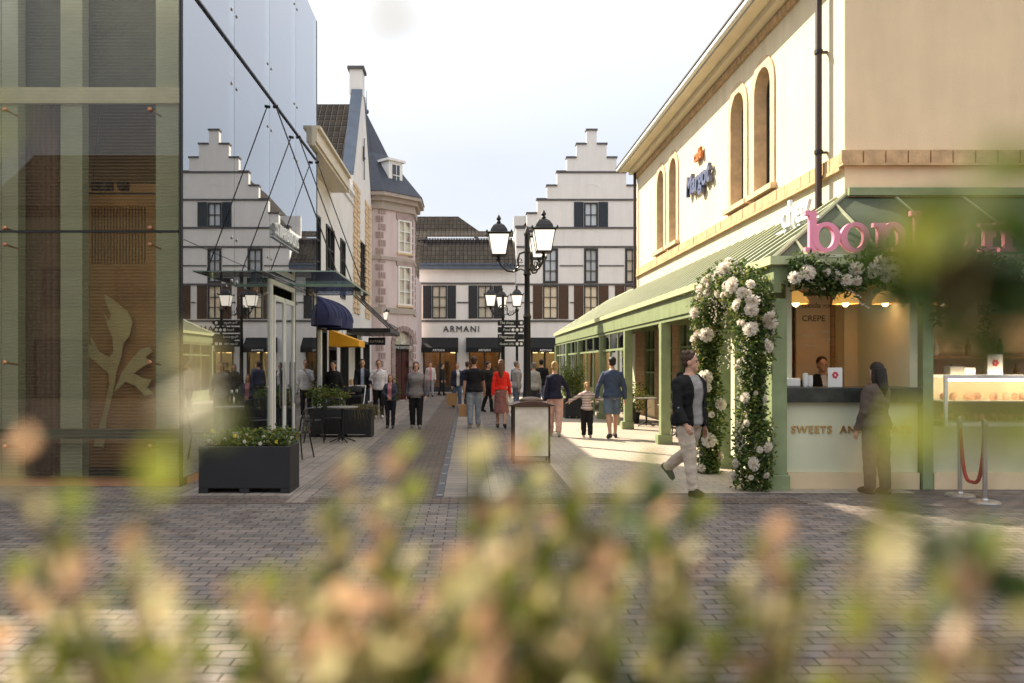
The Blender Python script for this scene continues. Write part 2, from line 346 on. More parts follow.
mesh_obj('grate', g, STEEL, dr)

rs = random.Random(77); m = MB()
for i in range(90):     # a few dry leaves on the paving
    x, y = rs.uniform(-4, 5), rs.uniform(4.2, 20); a = rs.uniform(0, 6.3); l = rs.uniform(.02, .045); c, s_ = math.cos(a), math.sin(a); z = .008
    m.add([(x, y, z), (x + l * c - l * .4 * s_, y + l * s_ + l * .4 * c, z + .008), (x + 2 * l * c, y + 2 * l * s_, z + .002), (x + l * c + l * .4 * s_, y + l * s_ - l * .4 * c, z + .006)], [(0, 1, 2, 3)])
tag(mesh_obj('fallen_leaves', m, leafmat('dry_leaf', (.25, .12, .04), (.35, .22, .08), trans=.2)), 'scattered dry leaves lying on the brick paving', 'leaves', kind='stuff')
# ------------------------------------------------------------------ windows
def window(par, fn, u0, u1, v0, v1, pane, nx=2, nz=3, fw=.07, bar=.025, frame=DGREY, t=.04, sill=False, depth=.1):
    f = MB()
    f.ub(fn, u0, u0 + fw, v0, v1, -depth, t); f.ub(fn, u1 - fw, u1, v0, v1, -depth, t)
    f.ub(fn, u0 + fw, u1 - fw, v0, v0 + fw, -depth, t); f.ub(fn, u0 + fw, u1 - fw, v1 - fw, v1, -depth, t)
    for i in range(1, nx):
        c = u0 + fw + (u1 - u0 - 2 * fw) * i / nx; f.ub(fn, c - bar, c + bar, v0 + fw, v1 - fw, -depth + .035, t - .02)
    for i in range(1, nz):
        c = v0 + fw + (v1 - v0 - 2 * fw) * i / nz; f.ub(fn, u0 + fw, u1 - fw, c - bar * .8, c + bar * .8, -depth + .04, t - .025)
    o = mesh_obj('window', f, frame, par)
    p = MB(); p.ub(fn, u0 + fw * .5, u1 - fw * .5, v0 + fw * .5, v1 - fw * .5, -depth + .01, -depth + .03); mesh_obj('pane', p, pane, o)
    if sill:
        s = MB(); s.ub(fn, u0 - .06, u1 + .06, v0 - .09, v0 - .003, -.02, .09); mesh_obj('sill', s, sill, o)
    return o
def shutter(par, fn, u0, u1, v0, v1, m):
    s = MB(); s.ub(fn, u0, u1, v0, v1, .003, .035)
    s.ub(fn, u0 + .03, u0 + .07, v0 + .03, v1 - .03, .036, .05); s.ub(fn, u1 - .07, u1 - .03, v0 + .03, v1 - .03, .036, .05)
    n = max(int((u1 - u0 - .16) / .1), 1); wd = (u1 - u0 - .16) / n
    for i in range(n): s.ub(fn, u0 + .08 + i * wd, u0 + .08 + (i + .8) * wd, v0 + .05, v1 - .05, .036, .045)
    return mesh_obj('shutter', s, m, par)
def rect(u0, u1, v0, v1): return [(u0, v0), (u1, v0), (u1, v1), (u0, v1)]

# ------------------------------------------------------------------ far facade: fashion store + stepped gable house
S = 47 / 800
def fx(px): return (px - 468) * S
def fz(py): return 1.64 + (365 - py) * S
# -- low wing with tiled roof
st = thing('fashion_store', 'long white store with dark tiled roof and the big serif sign over black awnings', 'shop', (0, 47, 0))
holes = [rect(fx(432), fx(447), fz(319), fz(286)), rect(fx(478), fx(493), fz(319), fz(286)),
         rect(fx(423), fx(457), .02, fz(351)), rect(fx(469), fx(500), .02, fz(351))]
m = MB(); m.holed(FA, rect(fx(419.5), fx(515.6), 0, fz(270)), holes, -.35, 0); mesh_obj('wall', m, FARWHITE, st)
m = MB()
for z in (286 - 2, 321.5): m.ub(FA, fx(419.5), fx(515), fz(z) - .06, fz(z) + .06, .002, .05)
m.ub(FA, fx(457), fx(468.5), fz(303) - .04, fz(303) + .04, .002, .04); m.ub(FA, fx(502), fx(515), fz(303) - .04, fz(303) + .04, .002, .04)
mesh_obj('band', m, BAND, st)
m = MB(); m.ub(FA, fx(419.5), fx(515.6), fz(270), fz(266), -.2, .35); m.ub(FA, fx(419.5), fx(515.6), fz(266) + .002, fz(264.5), -.2, .42); mesh_obj('gutter', m, LEAD, st)
for a, b, l, r in ((432, 447, 423, 456), (478, 493, 468.5, 502)):
    window(st, FA, fx(a), fx(b), fz(319), fz(286), WINP)
    shutter(st, FA, fx(l), fx(a) - .03, fz(319), fz(286), DGREY); shutter(st, FA, fx(b) + .03, fx(r), fz(319), fz(286), DGREY)
rf = MB()
z0, z1, z2 = fz(265), fz(236), fz(213.5)
rf.add([(fx(419), 46.7, z0), (fx(516), 46.7, z0), (fx(514), 48.6, z1), (fx(419), 48.6, z1)], [(0, 1, 2, 3)])
rf.add([(fx(415), 48.6, z1), (fx(514), 48.6, z1), (fx(514), 50, z1 + .1), (fx(415), 50, z1 + .1)], [(0, 1, 2, 3)])
m = MB(); m.box(fx(419), fx(516), 48.7, 56, fz(300), z1 - .01)
mesh_obj('roof', rf, TILE, st); mesh_obj('upper_wall', m, FARWHITE, st)
rf = MB(); Yk = 52.0; k = Yk / 800
hx = lambda p: (p - 468) * k
hz = lambda p: 1.64 + (365 - p) * k
rf.add([(hx(400), Yk - 1, hz(240)), (hx(516), Yk - 1, hz(240)), (hx(516), Yk, hz(231.5)), (hx(400), Yk, hz(231.5)), (hx(479), Yk, hz(231.5)), (hx(458), Yk + 1.2, hz(213.5)), (hx(400), Yk + 1.2, hz(213.5)), (hx(479), Yk + 5, hz(231.5))],
       [(0, 1, 2, 3), (3, 4, 5, 6), (4, 7, 5)])
r2 = mesh_obj('roof', rf, TILEB, st)
m = MB()
for i in range(34): m.box(fx(419) + i * .165, fx(419) + i * .165 + .13, 48.55, 48.75, z1 + .002, z1 + .1)
mesh_obj('ridge_tiles', m, BAND, st)
for a, b in ((423, 457), (469, 500)):
    m = MB(); u0, u1 = fx(a), fx(b)
    m.ub(FA, u0, u0 + .09, 0, fz(351), -.3, -.02); m.ub(FA, u1 - .09, u1, 0, fz(351), -.3, -.02); m.ub(FA, (u0 + u1) / 2 - .04, (u0 + u1) / 2 + .04, 0, fz(351), -.3, -.05)
    m.ub(FA, u0, u1, fz(351) - .1, fz(351) - .003, -.3, -.02); m.ub(FA, u0 + .1, u1 - .1, .0, .35, -.28, -.06)
    o = mesh_obj('shop_front', m, DGREY, st)
    p = MB(); p.ub(FA, u0 + .1, u1 - .1, .36, fz(351) - .1, -.2, -.18); mesh_obj('pane', p, glassmat('shop_pane', (.8, .78, .72), .03, 1.35), o)
WARML = emit('warm_shop_light', (1.0, .66, .28), 2.6)
m = MB(); m.box(fx(419.6), fx(530), 50.5, 50.7, 0, 4.2); m.box(fx(419.6), fx(530), 47.4, 50.5, 2.9, 3.0); mesh_obj('interior', m, INTW, st)
for a in (472, 479, 487, 494, 428, 436, 450):
    m = MB(); m.box(fx(a), fx(a) + .28, 49, 49.3, 2.35 + (a % 3) * .08, 2.62 + (a % 3) * .1) ; mesh_obj('shop_lamp', m, WARML, st)
m = MB()
for i in range(9):
    x = fx(426 + i * 9); m.box(x, x + .28, 49, 49.5, .35, 1.35 + (i % 3) * .25)
mesh_obj('display_rack', m, mat('hanging_clothes', (.28, .2, .13), .9, var=.6, scale=4), st)
mesh_obj('sign_letters', text_on('ARMANI', FA, fx(461.5), fz(332.2), .50, .005, .06, offset=0, space=1.22), DGREY, st)
def awning(fn, u0, u1, zt, zb, out, label, writing, loc, grp='black awnings over the far shop windows'):
    a = thing('shop_awning', label, 'awning', loc, grp)
    m = MB(); m.add([fn(u0, zt, .01), fn(u1, zt, .01), fn(u1, zb + .28, out), fn(u0, zb + .28, out), fn(u1, zb, out), fn(u0, zb, out), fn(u0, zb, .01), fn(u1, zb, .01)],
                    [(0, 1, 2, 3), (3, 2, 4, 5), (0, 3, 5, 6), (1, 7, 4, 2)])
    mesh_obj('canvas', m, BLKC, a)
    if writing: mesh_obj('lettering', text_on(writing, fn, (u0 + u1) / 2, zb + .06, .19, out + .004, .01), WHITEP, a)
    m = MB(); m.tube([fn(u0 + .05, zb + .25, .02), fn(u0 + .05, zb + .2, out - .03)], .02, 6); m.tube([fn(u1 - .05, zb + .25, .02), fn(u1 - .05, zb + .2, out - .03)], .02, 6)
    mesh_obj('frame', m, BLACKM, a)
awning(FA, fx(420), fx(458.3), fz(338), fz(353), .8, 'black awning under the serif sign, leftmost on the far white store', 'ARMANI', (fx(439), 46.2, 0))
awning(FA, fx(466), fx(502.5), fz(338), fz(353), .8, 'black awning behind the small triple street lamp on the far store', 'ARMANI', (fx(484), 46.2, 0))

# -- stepped gable house
gh = thing('stepped_gable_house', 'tall white house with stair-stepped gable, grey bands and dark windows', 'house', (fx(591.7), 47, 0))
C = 591.7
lv = [(131, 5), (145, 15), (158.6, 24.8), (172.7, 34.6), (186.7, 44.7), (200.3, 54.5), (214.4, 64.7), (227.7, 75.7)]
poly = []
for i, (py, hw) in enumerate(lv):
    if i: poly.append((fx(C - hw), fz(lv[i - 1][0]) - .82 * 0 if False else fz(py)))
    else: poly.append((fx(C - hw), fz(py)))
    nxt = fz(lv[i + 1][0]) if i + 1 < len(lv) else 0
    poly.append((fx(C - hw), nxt))
left = []
for i, (py, hw) in enumerate(lv):
    left.append((fx(C - hw), fz(py))); left.append((fx(C - hw), fz(lv[i + 1][0]) if i + 1 < len(lv) else 0))
# keep the outline simple: left side top-down, then right side bottom-up
right = [(2 * fx(C) - u, v) for u, v in reversed(left)]
outl = left + right
wins = [(584, 598, 227.5, 203)]
W3 = [(542.5, 558.8), (584, 598), (622.6, 637), (661, 666)]
holes = [rect(fx(584), fx(598), fz(227.5), fz(203))]
t3 = [(543, 558), (584, 598), (625, 640)]
for a, b in t3: holes.append(rect(fx(a), fx(b), fz(283.7), fz(248.8)))
for a, b in t3: holes.append(rect(fx(a), fx(b), fz(319.5), fz(286)))
shops = [(531, 559), (572, 612), (622, 655)]
for a, b in shops: holes.append(rect(fx(a), fx(b), .02, fz(351)))
m = MB(); m.holed(FA, outl, holes, -.4, 0); mesh_obj('wall', m, FARWHITE, gh)
m = MB(); m.box(fx(516.2), fx(667), 47.4, 60, 0, fz(250)); m2 = MB(); m2.add([(fx(520), 47.4, fz(229)), (fx(663), 47.4, fz(229)), (fx(C), 47.4, fz(150)), (fx(520), 60, fz(229)), (fx(663), 60, fz(229)), (fx(C), 60, fz(150))], [(0, 3, 5, 2), (1, 2, 5, 4), (0, 2, 1), (3, 4, 5)])
mesh_obj('roof', m2, TILE, gh)
m = MB(); m.box(fx(516.3), fx(516.3) + .3, 47.41, 60, 0, fz(229)); m.box(fx(667) - .3, fx(667), 47.41, 60, 0, fz(229)); m.box(fx(517), fx(666.5), 50.4, 50.6, 0, 11); mesh_obj('side_wall', m, FARWHITE, gh)
m = MB()
for i, (py, hw) in enumerate(lv):
    if i == 0: m.ub(FA, fx(C - hw) - .05, fx(C + hw) + .05, fz(py) + .002, fz(py) + .1, -.42, .07)
    else:
        h2 = lv[i - 1][1]
        m.ub(FA, fx(C - hw) - .05, fx(C - h2) - .004, fz(py) + .002, fz(py) + .1, -.42, .07); m.ub(FA, fx(C + h2) + .004, fx(C + hw) + .05, fz(py) + .002, fz(py) + .1, -.42, .07)
mesh_obj('coping', m, BAND, gh)
m = MB()
for py, hw in ((172.7, 34.6), (200.3, 54.5), (228.4, 75.7), (247.4, 75.7), (284.9, 75.7), (321.5, 75.7)):
    m.ub(FA, fx(C - hw) + .01, fx(C + hw) - .01, fz(py) - .055, fz(py) + .055, .002, .055)
for a, b in ((516.5, 541.5), (559.6, 583), (599, 624)): m.ub(FA, fx(a), fx(b), fz(266.2) - .035, fz(266.2) + .035, .002, .045)
for a, b in ((516.5, 533), (570, 574), (610, 614)): m.ub(FA, fx(a), fx(b), fz(303) - .035, fz(303) + .035, .002, .045)
mesh_obj('band', m, BAND, gh)
for ap in (C, ):   # relief arches under the bands
    m = MB()
    for cx_, cz_ in ((C, 206), (C - 12, 252), (C, 252)):
        pts = [FA(fx(cx_) + .52 * math.cos(a), fz(cz_) + .9 + .35 * math.sin(a), .004) for a in [PI * k / 10 for k in range(11)]]
        m.tube(pts, .014, 5)
    mesh_parts('relief_arch', m, FARWHITE, gh)
window(gh, FA, fx(584), fx(598), fz(227.5), fz(203), WINB, 2, 2, fw=.09); shutter(gh, FA, fx(574), fx(583.5), fz(227.5), fz(202.5), BLUESH); shutter(gh, FA, fx(598.5), fx(608), fz(227.5), fz(202.5), BLUESH)
for a, b in t3:
    window(gh, FA, fx(a), fx(b), fz(283.7), fz(248.8), WINB if a < 600 else WINP, 2, 3, fw=.13)
    window(gh, FA, fx(a), fx(b), fz(319.5), fz(286), WINP, 2, 3, fw=.08)
    shutter(gh, FA, fx(a - 10), fx(a - .6), fz(319.5), fz(286), BROWNW); shutter(gh, FA, fx(b + .6), fx(b + 10.5), fz(319.5), fz(286), BROWNW)
for a, b in shops:
    m = MB(); u0, u1 = fx(a), fx(b)
    m.ub(FA, u0, u0 + .1, 0, fz(351), -.3, -.02); m.ub(FA, u1 - .1, u1, 0, fz(351), -.3, -.02); m.ub(FA, (u0 + u1) / 2 - .05, (u0 + u1) / 2 + .05, 0, fz(351), -.3, -.04)
    m.ub(FA, u0 + .1, u1 - .1, 0, .3, -.28, -.06); o = mesh_obj('shop_front', m, DGREY, gh)
    p = MB(); p.ub(FA, u0 + .1, u1 - .1, .31, fz(351), -.2, -.18); mesh_obj('pane', p, bpy.data.materials['shop_pane'], o)
    for i in range(3):
        q = MB(); q.box(u0 + .3 + i * .5, u0 + .55 + i * .5, 49, 49.3, 2.35, 2.6); mesh_obj('shop_lamp', q, WARML, gh)
mesh_obj('sign_letters', text_on('ARMANI', FA, fx(590), fz(332.2), .50, .005, .06, offset=0, space=1.22), DGREY, gh)
awning(FA, fx(529.5), fx(559.5), fz(338), fz(353), .8, 'black awning on the stepped gable house, just right of the big street lamp', 'ARMANI', (fx(545), 46.2, 0))
awning(FA, fx(571), fx(613), fz(338), fz(353), .8, 'black awning on the stepped gable house, mostly behind the green arcade', 'ARMANI', (fx(592), 46.2, 0))
# house closing the view behind the turret side
m = MB(); m.box(-40, fx(419), 50, 62, 0, 7); o = thing('background_house', 'plain grey-white house filling the gap behind the pink turret house', 'house', (-16, 50, 0)); mesh_obj('wall', m, FARWHITE, o)
m = MB(); m.add([(-40, 49.8, 7), (fx(419), 49.8, 7), (fx(419), 56, 11.2), (-40, 56, 11.2), (-40, 62, 7), (fx(419), 62, 7)], [(0, 1, 2, 3), (3, 2, 5, 4)]); mesh_obj('roof', m, TILEB, o)

# ------------------------------------------------------------------ pink turret house (octagonal corner)
tu = thing('turret_house', 'pinkish house with dark pointed turret roof, stone quoins and arched red door', 'house', (-4.62, 38, 0))
c8 = Vector((-4.82, 38, 0)); ap = 2.25
def octf(k, rad=ap):
    a = R(-90 + 45 * k); nrm = Vector((math.cos(a), math.sin(a), 0)); tg = Vector((-nrm.y, nrm.x, 0))
    return lambda u, v, t: tuple(c8 + nrm * (rad + t) + tg * u + Vector((0, 0, v)))
hw8 = ap * math.tan(R(22.5))
HT = 9.15
for k in range(8):
    fn = octf(k); holes = []
    if k == 1: holes = [rect(.15, .85, 3.55 + 2.35, 3.55 + 4.3), rect(.1, .85, 3.55 + .0 + .45, 3.55 + 2.0)]
    if k == 1:
        holes = [rect(.05, .85, 6.75, 8.25), rect(.05, .85, 4.35, 6.15)]
        arch = [(-.12, .02), (.92, .02), (.92, 2.55)] + [(.4 + .52 * math.cos(a), 2.55 + .62 * math.sin(a)) for a in [PI * j / 10 for j in range(1, 10)]] + [(-.12, 2.55)]
        holes.append(arch)
    m = MB(); m.holed(fn, rect(-hw8, hw8, 0, HT), holes, -.25, 0); mesh_obj('wall', m, PINK, tu)
fn = octf(1)
for v0, v1, nz in ((6.75, 8.25, 3), (4.35, 6.15, 3)):
    window(tu, fn, .05, .85, v0, v1, WINP, 2, nz, frame=WHITEP, sill=STONEP)
    m = MB(); m.ub(fn, -.05, .95, v1 + .003, v1 + .28, .0, .05); mesh_obj('lintel', m, QUOIN, tu)
m = MB(); m.ub(fn, -.1, .9, .02, 2.3, -.2, -.12); m.ub(fn, .38, .42, .02, 2.3, -.12, -.1); mesh_obj('door', m, WOODD, tu)
m = MB()
m.ub(fn, -.12, .92, 2.3, 2.55, -.22, .03); o = mesh_obj('sign_board', m, BLACKM, tu)
mesh_obj('lettering', text_on('THE DUTCH CO', fn, .4, 2.37, .15, .033, .01), WHITEP, o)
m = MB(); m.prism(fn, [(.4 + .5 * math.cos(a), 2.56 + .58 * math.sin(a)) for a in [PI * j / 10 for j in range(0, 11)]], -.2, -.17); o = mesh_obj('fanlight', m, WINP, tu)
m = MB()
for a in (25, 50, 75, 105, 130, 155): m.tube([fn(.4, 2.57, -.15), fn(.4 + .5 * math.cos(R(a)), 2.57 + .58 * math.sin(R(a)), -.15)], .015, 4)
mesh_obj('glazing_bars', m, WHITEP, o)
m = MB()
for j in range(11):
    a0, a1 = PI * j / 11 + .02, PI * (j + 1) / 11 - .02
    m.prism(fn, [(.4 + r1 * math.cos(a), 2.55 + r2 * math.sin(a)) for a, r1, r2 in ((a0, .53, .63), (a0, .76, .86), (a1, .76, .86), (a1, .53, .63))], .0, .06)
for z in range(8): m.ub(fn, -.34, -.13, .05 + z * .31, .33 + z * .31, .0, .06); m.ub(fn, .93, 1.0, .05 + z * .31, .33 + z * .31, .0, .06)
mesh_obj('door_surround', m, QUOIN, tu)
m = MB()
for k in (0, 1, 2, 7):
    fn = octf(k)
    for j in range(25):
        z = .1 + j * .36
        if 3.2 < z < 3.8 : continue
        wd = .24 if j % 2 else .12
        m.ub(fn, -hw8 + .02, -hw8 + wd, z, z + .27, .001, .035); m.ub(fn, hw8 - (.36 - wd), hw8 - .02, z, z + .27, .001, .035)
mesh_obj('stonework', m, QUOIN, tu)
m = MB()
for z0, z1, o_ in ((3.95, 4.2, .07), (6.35, 6.5, .06), (HT - .55, HT - .2, .10), (HT - .2, HT, .25), (HT, HT + .16, .42)):
    m.lathe([((ap + o_) / math.cos(R(22.5)), z0), ((ap + o_) / math.cos(R(22.5)), z1)], c8, 8, R(22.5))
mesh_obj('cornice', m, mat('cornice_stone', (.42, .36, .32), .8, var=.12), tu)
cc = 1 / math.cos(R(22.5))
m = MB(); m.lathe([((ap + .46) * cc, HT + .17), ((ap + .0) * cc, HT + .75), (1.05 * cc, HT + 2.3), (.04, HT + 4.35)], c8, 8, R(22.5)); mesh_obj('roof', m, SLATE, tu)
m = MB(); m.tube([c8 + Vector((0, 0, HT + 4.3)), c8 + Vector((0, 0, HT + 5.5))], [.03, .01], 6); m.ell(c8 + Vector((0, 0, HT + 4.5)), .12, .12, .12); mesh_obj('finial', m, LEAD, tu)
fn = octf(1, 1.75)
dm = MB(); dm.ub(fn, -.35, .45, HT + .5, HT + 1.75, -1.2, .35); o = mesh_obj('dormer', dm, WHITEP, tu)
dm = MB(); dm.ub(fn, -.47, .57, HT + 1.755, HT + 1.86, -1.3, .45); mesh_obj('roof', dm, WHITEP, o)
dm = MB(); dm.ub(fn, -.15, .27, HT + .7, HT + 1.6, .352, .37); mesh_obj('pane', dm, WIND, o)
dm = MB(); dm.ub(fn, .05, .08, HT + .7, HT + 1.6, .371, .39); dm.ub(fn, -.15, .27, HT + 1.1, HT + 1.14, .371, .385); mesh_obj('glazing_bars', dm, WHITEP, o)
m = MB(); m.tube([(-3.2, 39.3, HT), (-3.2, 39.3, HT + 1.3)], .08, 8); m.tube([(-3.2, 39.3, HT + 1.3), (-3.2, 39.3, HT + 1.38)], .15, 8); mesh_obj('vent_pipe', m, LEAD, tu)
m = MB(); m.box(-9, -4.4, 36, 44, 0, 8.8); m.box(-4.4, -2.7, 40, 46.6, 0, 6.3); mesh_obj('rear_wing', m, PINK, tu)

# ------------------------------------------------------------------ left shops (facing the street, X = -4.3)
# cream shop with projecting eaves
cs = thing('cream_shop', 'cream shop with deep white eaves next to the glass building', 'shop', (-4.3, 25, 0))
holes = [rect(20.6, 22.3, .05, 2.7), rect(22.7, 24.4, .05, 2.7), rect(24.7, 26.2, .05, 2.2), rect(21.3, 23.2, 3.9, 5.9), rect(24.2, 25.6, 3.9, 5.9), rect(26.9, 27.9, 3.9, 5.9), rect(26.9, 28.8, .05, 2.5)]
m = MB(); m.holed(LF, rect(20.25, 29.75, 0, 7.9), holes, -.3, 0); mesh_obj('wall', m, WHITE, cs)
m = MB(); m.box(-13, -4.62, 20.3, 20.6, 0, 7); m.box(-9, -5.9, 20.7, 29.6, 0, 7.8); mesh_obj('side_wall', m, WHITE, cs)
m = MB(); m.ub(LF, 19.6, 24.9, 7.02, 7.1, -.3, .55); m.ub(LF, 19.6, 24.9, 7.103, 7.42, .40, .60); m.ub(LF, 19.6, 24.9, 7.423, 7.5, -.3, .68); m.ub(LF, 24.9, 25.05, 7.02, 7.5, -.3, .6); mesh_obj('eaves', m, mat('eave_board', (.62, .56, .45), .6, var=.05), cs)
m = MB(); m.ub(LF, 25.1, 29.75, 7.903, 8.05, -.35, .1); m.ub(LF, 25.1, 29.75, 7.6, 7.7, .002, .06); mesh_obj('coping', m, WHITEP, cs)
for r in holes[3:6]: window(cs, LF, r[0][0], r[1][0], r[0][1], r[2][1], WIND, 2, 3)
for r in (holes[0], holes[1], holes[2], holes[6]):
    m = MB(); u0, u1, v0, v1 = r[0][0], r[1][0], r[0][1], r[2][1]
    m.ub(LF, u0, u0 + .08, v0, v1, -.25, .01); m.ub(LF, u1 - .08, u1, v0, v1, -.25, .01); m.ub(LF, u0 + .08, u1 - .08, v1 - .1, v1, -.25, .01); m.ub(LF, u0 + .08, u1 - .08, v0, .4, -.22, -.02)
    o = mesh_obj('shop_front', m, DGREY, cs)
    m = MB(); m.ub(LF, u0 + .08, u1 - .08, .41, v1 - .1, -.2, -.18); mesh_obj('pane', m, WIND, o)
m = MB(); m.ub(LF, 20.3, 26.4, 2.75, 3.1, .003, .06); mesh_obj('fascia', m, DGREY, cs)
m = MB(); m.ub(LF, 26.35, 26.75, 0, 1.1, .002, .10); m.ub(LF, 28.9, 29.4, 0, 1.1, .002, .10); mesh_obj('plinth', m, STONE, cs)
m = MB(); m.tube([LF(22.45, 0, .12), LF(22.45, 2.6, .12)], .09, 8); mesh_obj('pilaster', m, WHITEP, cs)
# dark tiled gable house with end chimney
gs = thing('chimney_gable_house', 'white gabled shop with black tiled roof and tall chimney at the gable tip', 'house', (-4.3, 33, 0))
Y0, Y1, Ym = 29.8, 35.7, 32.75
holes = [rect(31.7, 33.7, 4.2, 6.6), rect(30.4, 32.0, .05, 2.4), rect(32.8, 35.0, .05, 2.6)]
m = MB(); m.holed(LF, [(Y0, 0), (Y1, 0), (Y1, 8.7), (Ym + .45, 12.6), (Ym - .45, 12.6), (Y0, 8.7)], holes, -.4, 0); mesh_obj('wall', m, WHITE, gs)
m = MB(); m.add([(-4.72, Y0, 8.9), (-14, Y0, 8.9), (-14, Ym, 12.3), (-4.72, Ym, 12.3), (-14, Y1, 8.9), (-4.72, Y1, 8.9)], [(0, 1, 2, 3), (3, 2, 4, 5)])
mesh_obj('roof', m, TILE, gs)
m = MB(); m.box(-14, -4.72, Y0 + .05, Y0 + .3, 7.4, 8.85); m.box(-14, -4.72, Y1 - .3, Y1, 0, 8.85); mesh_obj('side_wall', m, WHITE, gs)
m = MB()
for s_, ya, yb in ((1, Y0, Ym - .45), (-1, Y1, Ym + .45)):
    m.add([LF(ya, 8.7, .04), LF(ya, 8.7, -.41), LF(yb, 12.6, -.41), LF(yb, 12.6, .04), LF(ya, 8.86, .04), LF(ya, 8.86, -.41), LF(yb, 12.76, -.41), LF(yb, 12.76, .04)],
          [(0, 1, 2, 3), (4, 7, 6, 5), (0, 3, 7, 4), (1, 5, 6, 2), (0, 4, 5, 1), (3, 2, 6, 7)])
mesh_obj('verge_flashing', m, LEAD, gs)
m = MB(); m.ub(LF, Ym - .36, Ym + .36, 12.62, 13.6, -.5, .02); o = mesh_obj('chimney', m, WHITE, gs)
m = MB(); m.ub(LF, Ym - .44, Ym + .44, 13.603, 13.72, -.58, .10); mesh_obj('cap', m, BAND, o)
m = MB()
for j in range(26):
    z = 3.6 + j * .19
    for u in (30.35, 31.25, 33.75, 34.65):
        wd = .42 if j % 2 else .3
        m.ub(LF, u - wd, u + wd, z, z + .15, .002, .05)
mesh_obj('brickwork', m, STONEP, gs)
window(gs, LF, 31.7, 33.7, 4.2, 6.6, WINP, 3, 3, frame=DGREY)
m = MB(); m.ub(LF, Ym - .03, Ym + .03, 9.2, 10.9, .04, .07); m.ub(LF, Ym - .3, Ym + .3, 10.1, 10.16, .04, .07); m.ub(LF, Ym - .3, Ym - .24, 9.9, 10.5, .04, .07); mesh_obj('wall_anchor', m, BLACKM, gs)
for u0, u1, v1 in ((30.4, 32.0, 2.4), (32.8, 35.0, 2.6)):
    m = MB(); m.ub(LF, u0, u0 + .08, .05, v1, -.25, .01); m.ub(LF, u1 - .08, u1, .05, v1, -.25, .01); m.ub(LF, u0 + .08, u1 - .08, v1 - .1, v1, -.25, .01); o = mesh_obj('shop_front', m, DGREY, gs)
    m = MB(); m.ub(LF, u0 + .08, u1 - .08, .06, v1 - .1, -.2, -.18); mesh_obj('pane', m, WIND, o)
# canopy with chains, on the gabled shop
ca = thing('entrance_canopy', 'flat black canopy hung on slanting rods over the gabled shop doors', 'canopy', (-3.6, 30, 0))
m = MB(); m.ub(LF, 28.3, 32.3, 2.78, 2.93, .02, 1.55); mesh_obj('slab', m, BLACKM, ca)
m = MB()
for u in (28.6, 30.3, 32.0): m.tube([LF(u, 4.3, .02), LF(u, 2.95, 1.45)], .025, 6)
for u in [28.6 + .34 * i for i in range(11)]: m.tube([LF(u, 3.1, 1.5), LF(u, 2.93, 1.5)], .01, 4)
m.tube([LF(28.5, 3.1, 1.5), LF(32.2, 3.1, 1.5)], .012, 4); mesh_obj('hanging_rods', m, BLACKM, ca)
for (yy, x0, w_, z, lab, txt) in ((29.4, -3.66, .62, 2.36, 'small black hanging sign board below the flat black canopy', 'SUITABLE'), (26.9, -4.28, .55, 2.38, 'small black hanging sign board close behind the yellow awning', 'BOBBI')):
    sg = thing('hanging_sign', lab, 'sign', (x0 + w_ / 2, yy, z), 'black hanging sign boards on the left shops')
    m = MB(); m.box(x0, x0 + w_, yy - .03, yy + .03, z, z + .27); mesh_obj('board', m, BLACKM, sg, bevel=.01)
    m = MB(); m.tube([(x0 + .05, yy, z + .27), (x0 + .05, yy, z + .42)], .01, 5); m.tube([(x0 + w_ - .05, yy, z + .27), (x0 + w_ - .05, yy, z + .42)], .01, 5); mesh_obj('hanger', m, BLACKM, sg)
    mesh_obj('lettering', text_on(txt, lambda u, v, t: (u, yy - .03 - t, v), x0 + w_ / 2, z + .09, .12, .001, .004), WHITEP, sg)
# blue dome awnings
def dome(u0, u1, zt, zb, out, mt, lab, loc, grp):
    a = thing('dome_awning', lab, 'awning', loc, grp); m = MB(); rows = []
    n = 8
    for i in range(n + 1):
        t = PI / 2 * i / n; rows.append((zb + .2 + (zt - zb - .2) * math.cos(t), out * math.sin(t)))
    vs = []; K = 7
    for i, (z, o_) in enumerate(rows):
        for j in range(K): 
            u = u0 + (u1 - u0) * j / (K - 1); vs.append(LF(u, z, o_ * (1 - .25 * abs(2 * j / (K - 1) - 1) ** 3) + .01))
    for j in range(K):
        u = u0 + (u1 - u0) * j / (K - 1); o_ = out * (1 - .25 * abs(2 * j / (K - 1) - 1) ** 3) + .01; vs.append(LF(u, zb, o_))
    fs = [(i * K + j, i * K + j + 1, (i + 1) * K + j + 1, (i + 1) * K + j) for i in range(n + 1) for j in range(K - 1)]
    for e, u in ((0, u0), (K - 1, u1)):
        b_ = len(vs); vs.append(LF(u, zb, .01)); fs.append(tuple([i * K + e for i in range(n + 2)] + [b_]))
    m.add(vs, fs); o = mesh_obj('canvas', m, mt, a, smooth='all')
    m = MB()
    for j in range(K):
        u = u0 + (u1 - u0) * j / (K - 1); m.tube([LF(u, z, o_ * (1 - .25 * abs(2 * j / (K - 1) - 1) ** 3) + .025) for z, o_ in rows], .012, 4)
    mesh_obj('seam', m, mat('navy_seam', (.05, .06, .16), .7), a)
g_ = 'rounded navy awnings beside the glass building'
dome(21.0, 22.4, 3.5, 2.68, .85, NAVYC, 'rounded navy blue awning nearest the glass building', (-3.9, 21.5, 2.6), g_)
dome(22.7, 24.3, 3.55, 2.68, .88, NAVYC, 'rounded navy blue awning next to the yellow awning', (-3.9, 23.6, 2.6), g_)
ya = thing('yellow_awning', 'bright yellow canvas awning over a shop door on the left', 'awning', (-3.9, 25.5, 2.2))
